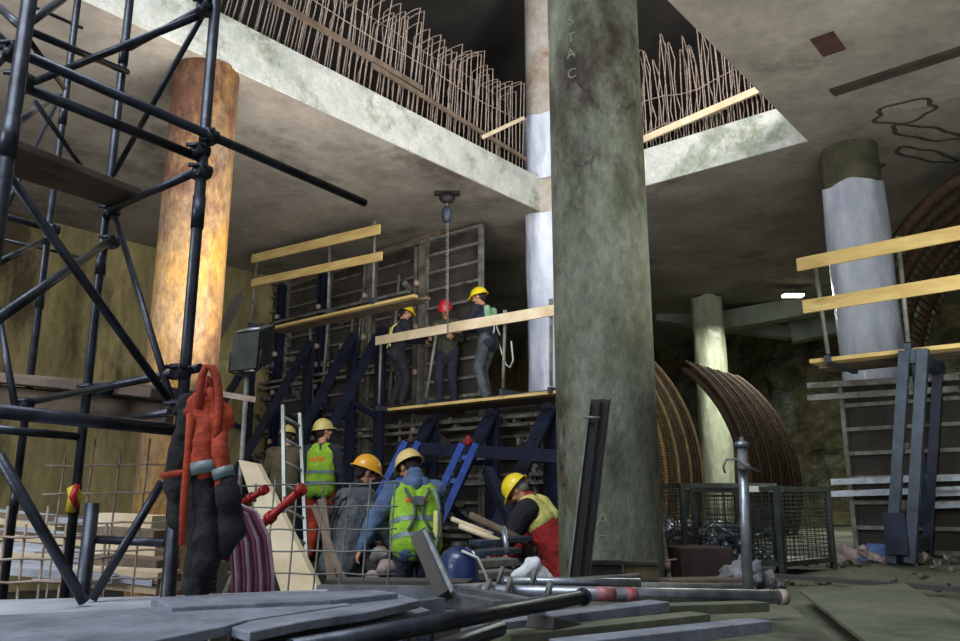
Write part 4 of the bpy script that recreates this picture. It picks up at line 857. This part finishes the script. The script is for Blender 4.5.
# ================================================================== people
def ik(a, c, l1, l2, pole):
    d = c - a; L = min(d.length, (l1 + l2) * .995); d.normalize(); x = (l1 * l1 - l2 * l2 + L * L) / (2 * L); h = math.sqrt(max(l1 * l1 - x * x, 0))
    p = pole - d * pole.dot(d); p.normalize(); return a + d * x + p * h, a + d * L
def person(label, px, Y, zf, yaw, top, legs, helmet, s=1.0, lean=0, side=0, hd=(0, 0), Rh=(.28, .12, .82), Lh=(-.28, .12, .82), rp=(.3, -1, 0), lp=(-.3, -1, 0), vest=None, hair='haird', group='workers on the building site',
           vox=.011, feet=((.11, .05), (-.11, -.05)), bulk=1.0, cuff=None, boots='rubber', hood=False, vlen=.0, logo=False, harness=None, kneel=0, yoke=None, collar=None, stripe=True):
    base = at(px, 400, Y); base.z = zf
    t = thing('person', label, 'person', base, group)
    cy, sy = math.cos(yaw), math.sin(yaw)
    def T(p): p = V(p) * s; return V((base.x + p.x * cy - p.y * sy, base.y + p.x * sy + p.y * cy, zf + p.z))
    le, si = R(lean), R(side)
    P = V((0, -.15 * math.sin(le), .95 - kneel)); D = V((math.sin(si), math.sin(le), math.cos(le) * math.cos(si))).normalized()
    rt = V((math.cos(si), 0, -math.sin(si))); fw = rt.cross(D) * -1; fw = fw if fw.y > -.2 else -fw; fw = fw.normalized()
    N = P + D * .50; SR, SL = P + D * .46 + rt * .185, P + D * .46 - rt * .185
    wr, wl = V(Rh), V(Lh); eR, wR = ik(SR, wr, .29, .26, V(rp)); eL, wL = ik(SL, wl, .29, .26, V(lp))
    hy_, hp_ = R(hd[0]), R(hd[1])
    hf = V((-math.sin(hy_) * math.cos(hp_), math.cos(hy_) * math.cos(hp_), math.sin(hp_))); hr = V((math.cos(hy_), math.sin(hy_), 0)); hu = hr.cross(hf)
    HC = N + D * .09 + hu * .12 + hf * .02
    HR, HL = P + rt * .095 - Z * .03, P - rt * .095 - Z * .03
    fR, fL = V((feet[0][0], feet[0][1], .09)), V((feet[1][0], feet[1][1], .09))
    kR, aR = ik(HR, fR, .44, .43, V((.05, 1, 0))); kL, aL = ik(HL, fL, .44, .43, V((-.05, 1, 0)))
    # continuous body
    mb = MB()
    def cp(a, b, r1, r2, m_=None): (m_ or mb).cap(T(a), T(b), r1 * s, r2 * s)
    for sg in (-1, 1):
        cp(P + rt * .06 * sg, P + D * .2 + rt * .05 * sg, .10, .092); cp(P + D * .2 + rt * .05 * sg, P + D * .4 + rt * .085 * sg, .092, .095)
    cp(SR, SL, .06, .06); cp(N - D * .06, N + D * .02 + hu * .06, .06, .055)
    for S_, e, w_ in ((SR, eR, wR), (SL, eL, wL)): cp(S_, e, .052, .043); cp(e, w_, .042, .028)
    for h_, k_, a_ in ((HR, kR, aR), (HL, kL, aL)): cp(h_, k_, .085, .058); cp(k_, k_.lerp(a_, .3) - V((0, .015, 0)), .056, .056); cp(k_.lerp(a_, .3) - V((0, .015, 0)), a_, .056, .04); cp(a_ - Z * .04, a_ + V((0, .15, -.055)), .036, .03)
    # head
    def E(c, a, b, c_, n=14, m_=None): (m_ or mb).ell(T(c), (T(c + hr * a) - T(c)), (T(c + hf * b) - T(c)), (T(c + hu * c_) - T(c)), n, 10)
    E(HC + hu * .02 - hf * .005, .076, .098, .09); E(HC - hu * .045 + hf * .02, .058, .07, .07); E(HC - hu * .095 + hf * .055, .03, .03, .024)
    E(HC + hf * .1 - hu * .022, .013, .024, .022); E(HC + hf * .088 + hu * .005, .012, .02, .03)
    for sg in (-1, 1): E(HC + hr * .078 * sg - hu * .01, .01, .02, .033); E(HC + hf * .075 + hr * .042 * sg - hu * .03, .02, .02, .02); E(HC + hf * .088 + hr * .03 * sg + hu * .022, .022, .012, .008)
    # hands: palm, four fingers and a thumb curled
    for sg, e, w_ in ((1, eR, wR), (-1, eL, wL)):
        d = (w_ - e).normalized(); nrm = V((-sg, 0, 0)); nrm = (nrm - d * nrm.dot(d)); nrm = nrm.normalized() if nrm.length > .1 else V((0, 0, -1)); sd = d.cross(nrm).normalized()
        if sd.y < 0: sd = -sd
        for q in (-.02, 0, .02): cp(w_ + sd * q * .6, w_ + d * .075 + sd * q * 1.3, .018, .017)
        for q, ln in ((.036, .9), (.013, 1), (-.011, .95), (-.034, .78)):
            k0 = w_ + d * .08 + sd * q; k1 = k0 + d * .032 * ln + nrm * .014; k2 = k1 + (d * .4 + nrm).normalized() * .028 * ln; cp(k0, k1, .0105, .0095); cp(k1, k2, .0095, .008)
        b0 = w_ + d * .025 + sd * .025; b1 = b0 + (sd * .8 + d * .6 + nrm * .3).normalized() * .036; cp(b0, b1, .013, .011); cp(b1, b1 + (d + nrm * .6).normalized() * .028, .011, .009)
    part(t, 'body', remesh(mb, 'body', wloc(t), M['skin'], vox * .75, 2), M['skin'])
    for sg in (-1, 1):
        m_ = MB(); E(HC + hf * .0935 + hr * .03 * sg + hu * .006, .0125, .008, .007, 10, m_); part(t, 'eye', m_, M['eye'])
    m_ = MB(); E(HC + hf * .088 - hu * .062, .024, .008, .007, 10, m_); part(t, 'mouth', m_, M['lip'])
    # hair below the helmet
    m_ = MB(); E(HC + hu * .03 - hf * .012, .083, .1, .088, 16, m_); E(HC - hf * .05 - hu * .02, .07, .055, .06, 14, m_)
    part(t, 'hair', remesh(m_, 'hair', wloc(t), M[hair], .012, 2, .01, .03), M[hair])
    # helmet
    m_ = MB(); n = 28; K = 9; vs = []; fs = []; hc = HC + hu * .038 - hf * .004; tilt = hf * .0
    for i in range(K + 1):
        th = math.pi / 2 * i / K
        for k in range(n):
            a_ = 2 * math.pi * k / n; rid = 1 + .02 * math.exp(-(math.sin(a_)) ** 2 * 30) * math.cos(th) * 0
            x, y = .115 * math.sin(th) * math.sin(a_), .14 * math.sin(th) * math.cos(a_); zz = .125 * math.cos(th) + .008 * math.exp(-(x / .02) ** 2) * math.cos(th)
            vs.append(T(hc + hr * x + hf * y + hu * zz))
    for ext, dz in ((1.0, -.012), (1.0, -.02)):
        for k in range(n):
            a_ = 2 * math.pi * k / n; fr = max(0, math.cos(a_)) ** 3; bk = .012 + .045 * fr + .008 * max(0, -math.cos(a_))
            x, y = (.115 + bk * .8) * math.sin(a_), (.14 + bk) * math.cos(a_); vs.append(T(hc + hr * x + hf * y + hu * (dz - .018 * fr)))
    for k in range(n):
        a_ = 2 * math.pi * k / n; vs.append(T(hc + hr * .108 * math.sin(a_) + hf * .132 * math.cos(a_) - hu * .012))
    for i in range(K + 3):
        for k in range(n): fs.append((i * n + k, (i + 1) * n + k, (i + 1) * n + (k + 1) % n, i * n + (k + 1) % n))
    m_.add(vs, fs, True); hh_ = part(t, 'hard_hat', m_, M[helmet])
    m_ = MB(); m_.tube([T(hc + hr * (.109 * math.sin(2 * math.pi * k / 16)) + hf * (.133 * math.cos(2 * math.pi * k / 16)) - hu * .014) for k in range(16)], .006, 5, closed=True); part(hh_, 'hat_headband', m_, M['rubber'])
    # trousers, boots
    m_ = MB()
    for h_, k_, a_ in ((HR, kR, aR), (HL, kL, aL)):
        cp(h_ + Z * .05, k_, .108, .08, m_); cp(k_, a_ + Z * .02, .08, .07, m_)
    cp(P + rt * .06, P + D * .08 + rt * .05, .118, .11, m_); cp(P - rt * .06, P + D * .08 - rt * .05, .118, .11, m_)
    part(t, 'trousers', remesh(m_, 'trousers', wloc(t), M[legs], vox, 3, .022, .09), M[legs])
    for a_ in (aR, aL):
        m_ = MB(); cp(a_ + Z * .06, a_ - Z * .03, .058, .052, m_); cp(a_ - Z * .035, a_ + V((0, .17, -.045)), .05, .042, m_)
        me = remesh(m_, 'boot', wloc(t), M[boots], vox, 2)
        for v in me.vertices: v.co.z = max(v.co.z, .002)
        part(t, 'boot', me, M[boots])
    # jacket
    b_ = bulk; m_ = MB(); hem = -.06 - vlen
    for sg in (-1, 1):
        cp(P + D * hem + rt * .065 * sg, P + D * .2 + rt * .06 * sg, .125 * b_, .122 * b_, m_); cp(P + D * .2 + rt * .06 * sg, P + D * .41 + rt * .09 * sg, .122 * b_, .108 * b_, m_)
    cp(SR, SL, .085 * b_, .085 * b_, m_); cp(N - D * .05, N + D * .015, .085, .072, m_)
    for S_, e, w_ in ((SR, eR, wR), (SL, eL, wL)): cp(S_, e, .078 * b_, .064 * b_, m_); cp(e, e.lerp(w_, .93), .064 * b_, .045 * b_, m_)
    part(t, 'jacket', remesh(m_, 'jacket', wloc(t), M[top], vox, 3, .026, .08), M[top])
    if hood:
        m_ = MB(); cp(N - fw * .06 + rt * .07, N - fw * .06 - rt * .07, .07, .07, m_); cp(N - fw * .07, N - fw * .04 + D * .1, .08, .075, m_); cp(N + D * .04 + rt * .06, N + D * .04 - rt * .06, .06, .06, m_)
        part(t, 'hood', remesh(m_, 'hood', wloc(t), M[top], vox, 3, .02, .05), M[top])
    if collar:
        m_ = MB(); cp(N + rt * .05, N - rt * .05, .07, .07, m_); cp(N, N + D * .07, .08, .07, m_); part(t, 'collar', remesh(m_, 'collar', wloc(t), M[collar], vox, 2, .01, .05), M[collar])
    if vest:
        m_ = MB(); g = .014
        for sg in (-1, 1):
            cp(P + D * (hem + .02) + rt * .065 * sg, P + D * .2 + rt * .06 * sg, .125 * b_ + g, .122 * b_ + g, m_); cp(P + D * .2 + rt * .06 * sg, P + D * .41 + rt * .085 * sg, .122 * b_ + g, .106 * b_ + g, m_)
            cp(P + D * .44 + rt * .09 * sg, P + D * .47 + rt * .06 * sg, .088 * b_ + g, .08 * b_ + g, m_)
        me = remesh(m_, 'vest', wloc(t), M[vest], vox, 2, .014, .09); W0 = wloc(t); Pw = T(P); Dw = (T(P + D) - T(P)).normalized()
        tree = BVHTree.FromPolygons([v.co + W0 for v in me.vertices], [list(p.vertices) for p in me.polygons])
        if yoke:   # lower part of the vest in another cloth
            m2 = MB(); 
        vs_ = part(t, 'vest', me, M[vest])
        def band(t0, rad=.3, n=56, h=.045):
            ctr = Pw + Dw * (t0 * s); x, y = frame(Dw); vs = []; fs = []; ok = []
            for k in range(n):
                d = x * math.cos(2 * math.pi * k / n) + y * math.sin(2 * math.pi * k / n)
                for j, zz in enumerate((-h / 2, 0, h / 2)):
                    o_ = ctr + Dw * zz; hit = tree.ray_cast(o_ + d * .6, -d); p_ = hit[0] if hit[0] else o_ + d * .15
                    vs.append(p_ + d * .005)
            for k in range(n):
                for j in (0, 1): a0, b0 = k * 3 + j, ((k + 1) % n) * 3 + j; fs.append((a0, b0, b0 + 1, a0 + 1))
            q = MB(); q.add(vs, fs, True); part(vs_, 'reflective_stripe', q, M['refl'])
        if stripe: band(.03); band(.17)
        if logo:
            back = -(T(P + fw) - T(P)).normalized(); rw = (T(P + rt) - T(P)).normalized()
            strokes = [((-.1, -.03), (-.06, .03)), ((-.07, .03), (-.055, -.03)), ((-.1, -.012), (-.05, -.004)), ((-.04, -.03), (-.015, .03)), ((-.015, .03), (.0, .02)), ((0, .02), (-.03, .0)), ((-.03, .0), (.005, -.03)), ((.025, -.03), (.05, .03)), ((.085, .03), (.04, 0)), ((.04, 0), (.075, -.03))]
            q = MB()
            for (x0, y0), (x1, y1) in strokes:
                vs = []; dd = V((x1 - x0, y1 - y0, 0)).normalized(); pp = V((-dd.y, dd.x, 0)) * .009
                for f in range(5):
                    for sg in (-1, 1):
                        xx = x0 + (x1 - x0) * f / 4 + pp.x * sg; yy = y0 + (y1 - y0) * f / 4 + pp.y * sg
                        o_ = Pw + Dw * ((.335 + yy) * s) + rw * (xx * s * 1.1) + back * .5; hit = tree.ray_cast(o_, -back); vs.append((hit[0] if hit[0] else o_ - back * .35) + back * .006)
                q.add(vs, [(2 * f, 2 * f + 1, 2 * f + 3, 2 * f + 2) for f in range(4)])
            part(vs_, 'printed_logo', q, M['orgp'], 'orange slanted letters printed on the back')
        ht = tree
    if harness:
        pts_ = []
        back = -(T(P + fw) - T(P)).normalized()
        for sg in (-1, 1):
            q = MB(); ln = []
            for f in range(9):
                tt = .05 + .46 * f / 8; xx = sg * (.1 - .07 * math.sin(math.pi * min(1, f / 6))) ; ln.append(T(P + D * tt + rt * xx) + back * (.155 * b_ * s if tt < .4 else (.12 - (tt - .4) * .6) * s * b_))
            q.tube(ln, .014, 6); part(t, 'harness_strap', q, M[harness])
        q = MB(); c_ = T(P + D * .3) + back * .165 * s * b_; q.box(c_, T(P + rt * .04) - T(P), back * .015, T(P + D * .04) - T(P)); part(t, 'harness_plate', q, M[harness])
    return t, T, dict(P=P, D=D, rt=rt, fw=fw, N=N, wR=wR, wL=wL)
# yaw 0 faces away from the camera (+Y); positive turns to the left
person('worker on the platform in yellow helmet and dark jacket, arms reaching right', 397, 13.3, z2 + .04, R(-70), 'navy', 'black', 'hy', lean=8, hd=(0, -18), Rh=(.1, .45, 1.2), Lh=(-.12, .5, 1.18), vest=None, harness='vizp', vox=.014)
person('worker on the platform in a dark red helmet, between two yellow helmets', 447, 13.15, z2 + .04, R(165), 'olive', 'navy', 'hr', lean=14, hd=(10, -30), Rh=(.22, .28, 1.1), Lh=(-.18, .28, 1.12), vest=None, harness=None, vox=.014, cuff=None)
t, T, J = person('worker on the right of the middle platform in yellow helmet, white rope at the hip', 487, 12.6, z2 + .04, R(60), 'navy', 'greyj', 'hy', s=1.06, lean=11, side=0, hd=(10, -14), Rh=(.12, .5, 1.18), Lh=(-.12, .52, 1.16), vest=None, harness='white', vox=.013)
q = MB(); q.tube([T((.18, -.08, 1.0)), T((.2, -.14, .8)), T((.16, -.24, .58)), T((.1, -.34, .52)), T((.05, -.42, .62)), T((.03, -.4, .9))], .014, 8); part(t, 'safety_rope', q, M['white'], 'white safety rope looping from the waist')
q = MB()
q.cap(T((.1, -.06, 1.42)), T((.1, -.08, 1.2)), .06, .06); q.cap(T((-.1, -.06, 1.42)), T((-.1, -.08, 1.2)), .06, .06); part(t, 'vest', remesh(q, 'vest', wloc(t), mat('pale green vest', (150, 190, 150), (120, 160, 126), None, 9), .014, 2), MC['pale green vest'])
person('worker in yellow green vest and orange trousers standing behind the ladder, back turned', 324, 10.6, .66, R(-12), 'navy', 'org', 'hk', lean=3, hd=(-40, 8), Rh=(.34, .08, .78), Lh=(-.25, .3, 1.0), vest='viz', logo=True, vox=.011, vlen=-.0)
person('worker in khaki jacket half hidden behind the ladder, dusty helmet', 289, 11.2, .66, R(10), 'khaki', 'khaki', 'hk', lean=10, hd=(0, -15), bulk=1.15, vox=.012, Rh=(.25, .35, 1.0), Lh=(-.25, .35, 1.0))
person('worker in dark grey jacket and orange yellow helmet behind the rebar mesh', 352, 7.6, 0, R(-52), 'greyj', 'black', 'ho', s=1.03, lean=14, hd=(-12, -20), bulk=1.2, vox=.01, Rh=(.3, .35, .95), Lh=(-.2, .38, .98), vlen=.06, harness='black', vest=None, collar='black')
t, T, J = person('worker in blue grey hooded jacket, yellow green vest and cream helmet, back turned', 418, 7.4, .06, R(14), 'denim', 'navy', 'hb', s=1.04, lean=20, side=0, hd=(25, -28), bulk=1.22, vox=.009, Rh=(.22, .45, .8), Lh=(-.5, .1, .82), vest='viz', hood=True, logo=True, harness='greyj', vlen=-.05, lp=(-1, -.3, 0))
q = MB(); q.lathe([(.001, 0), (.03, .0), (.036, .02), (.036, .2), (.03, .23), (.001, .23)], T((.13, -.3, 1.0)), 14); part(t, 'shock_absorber', q, M['vizp'], 'pale yellow cylinder hanging from the harness')
q = MB(); q.tube([T((.1, -.3, 1.4)), T((.14, -.33, 1.25)), T((.13, -.32, 1.0)), T((.1, -.3, .8))], .016, 8); part(t, 'lanyard', q, M['refl'])
t, T, J = person('bent worker in dark red overalls and yellow helmet beside the mossy column', 549, 7.6, 0, R(62), 'redc', 'redc', 'hy', s=1.0, lean=31, side=0, hd=(8, -52), bulk=1.22, vox=.01, Rh=(.16, .55, .85), Lh=(-.2, .55, .85), vest=None, hair='hairg', collar='redc', vlen=.12)
# yellow shoulder yoke and black sleeve over the overalls
P, D, rt, fw = J['P'], J['D'], J['rt'], J['fw']
q = MB()
for sg in (-1, 1): q.cap(T(P + D * .34 + rt * .08 * sg), T(P + D * .47 + rt * .1 * sg), .156, .125)
part(t, 'shoulder_yoke', remesh(q, 'shoulder_yoke', wloc(t), M['vizp'], .011, 3, .015, .08), M['vizp'], 'pale yellow shoulder part')
q = MB(); e_, w_ = ik(P + D * .46 - rt * .19, J['wL'], .29, .26, V((-.3, -1, 0))); q.cap(T(P + D * .44 - rt * .215), T(e_), .118, .092); q.cap(T(e_), T(e_.lerp(w_, .5)), .088, .07)
part(t, 'sleeve', remesh(q, 'sleeve', wloc(t), M['black'], .011, 3, .02, .08), M['black'], 'black sleeve')
# ================================================================== light
wd = bpy.data.worlds.new('w'); sc.world = wd; wd.use_nodes = True; bg = wd.node_tree.nodes['Background']
bg.inputs[0].default_value = (.75, .85, 1, 1); bg.inputs[1].default_value = .35
def area(name, loc, tgt, sx, sy, en, col=(1, 1, 1)):
    l = bpy.data.lights.new(name, 'AREA'); l.shape = 'RECTANGLE'; l.size = sx; l.size_y = sy; l.energy = en; l.color = col
    o = bpy.data.objects.new(name, l); C.objects.link(o); o.location = loc; d = V(tgt) - V(loc); o.rotation_euler = d.to_track_quat('-Z', 'Y').to_euler(); return o
def spot(name, loc, tgt, en, ang=80, col=(1, 1, 1), r=.2):
    l = bpy.data.lights.new(name, 'SPOT'); l.spot_size = R(ang); l.spot_blend = .6; l.energy = en; l.color = col; l.shadow_soft_size = r
    o = bpy.data.objects.new(name, l); C.objects.link(o); o.location = loc; d = V(tgt) - V(loc); o.rotation_euler = d.to_track_quat('-Z', 'Y').to_euler(); return o
area('skylight', (-4.0, -1, 12), (0, 5, 0), 8, 6, 1150, (.86, .93, 1))
area('shaft_daylight', (-9, -2, 5.2), (1, 7, 3.4), 5, 3, 480, (.9, .95, 1))
area('ceiling_fill_left', (-1.4, 7.2, 3.4), (-2.4, 8.6, 6.2), 3.4, 2.4, 290, (1, .96, .9))  # added upward fill that brightens the left ceiling; no lamp stands here
area('ceiling_fill_right', (3.6, 4.6, 2.3), (4.6, 7, 6.2), 2.4, 2.4, 180, (.97, 1, .9))  # same kind of added, unseen fill for the right ceiling
spot('upper_storey_fill', (3.5, 6, 7.6), (1, 20, 10.5), 1000, 120, (1, .97, .93), .5)  # unseen spot added to lift the dark upper storey
spot('back_left_fill', (-9, 3, 2.4), (-4, 13, 4), 90, 100, (1, .93, .78))  # added warm fill for the back left, not light from the floodlight
area('far_lamp', (6.2, 16.5, 5.6), (6.2, 16, 0), 2.5, 1, 280, (.95, 1, .9))
sc.view_settings.view_transform = 'Standard'; sc.view_settings.look = 'None'; sc.view_settings.gamma = 1; sc.view_settings.use_curve_mapping = False
sc.view_settings.exposure = 0
bpy.context.view_layer.update()
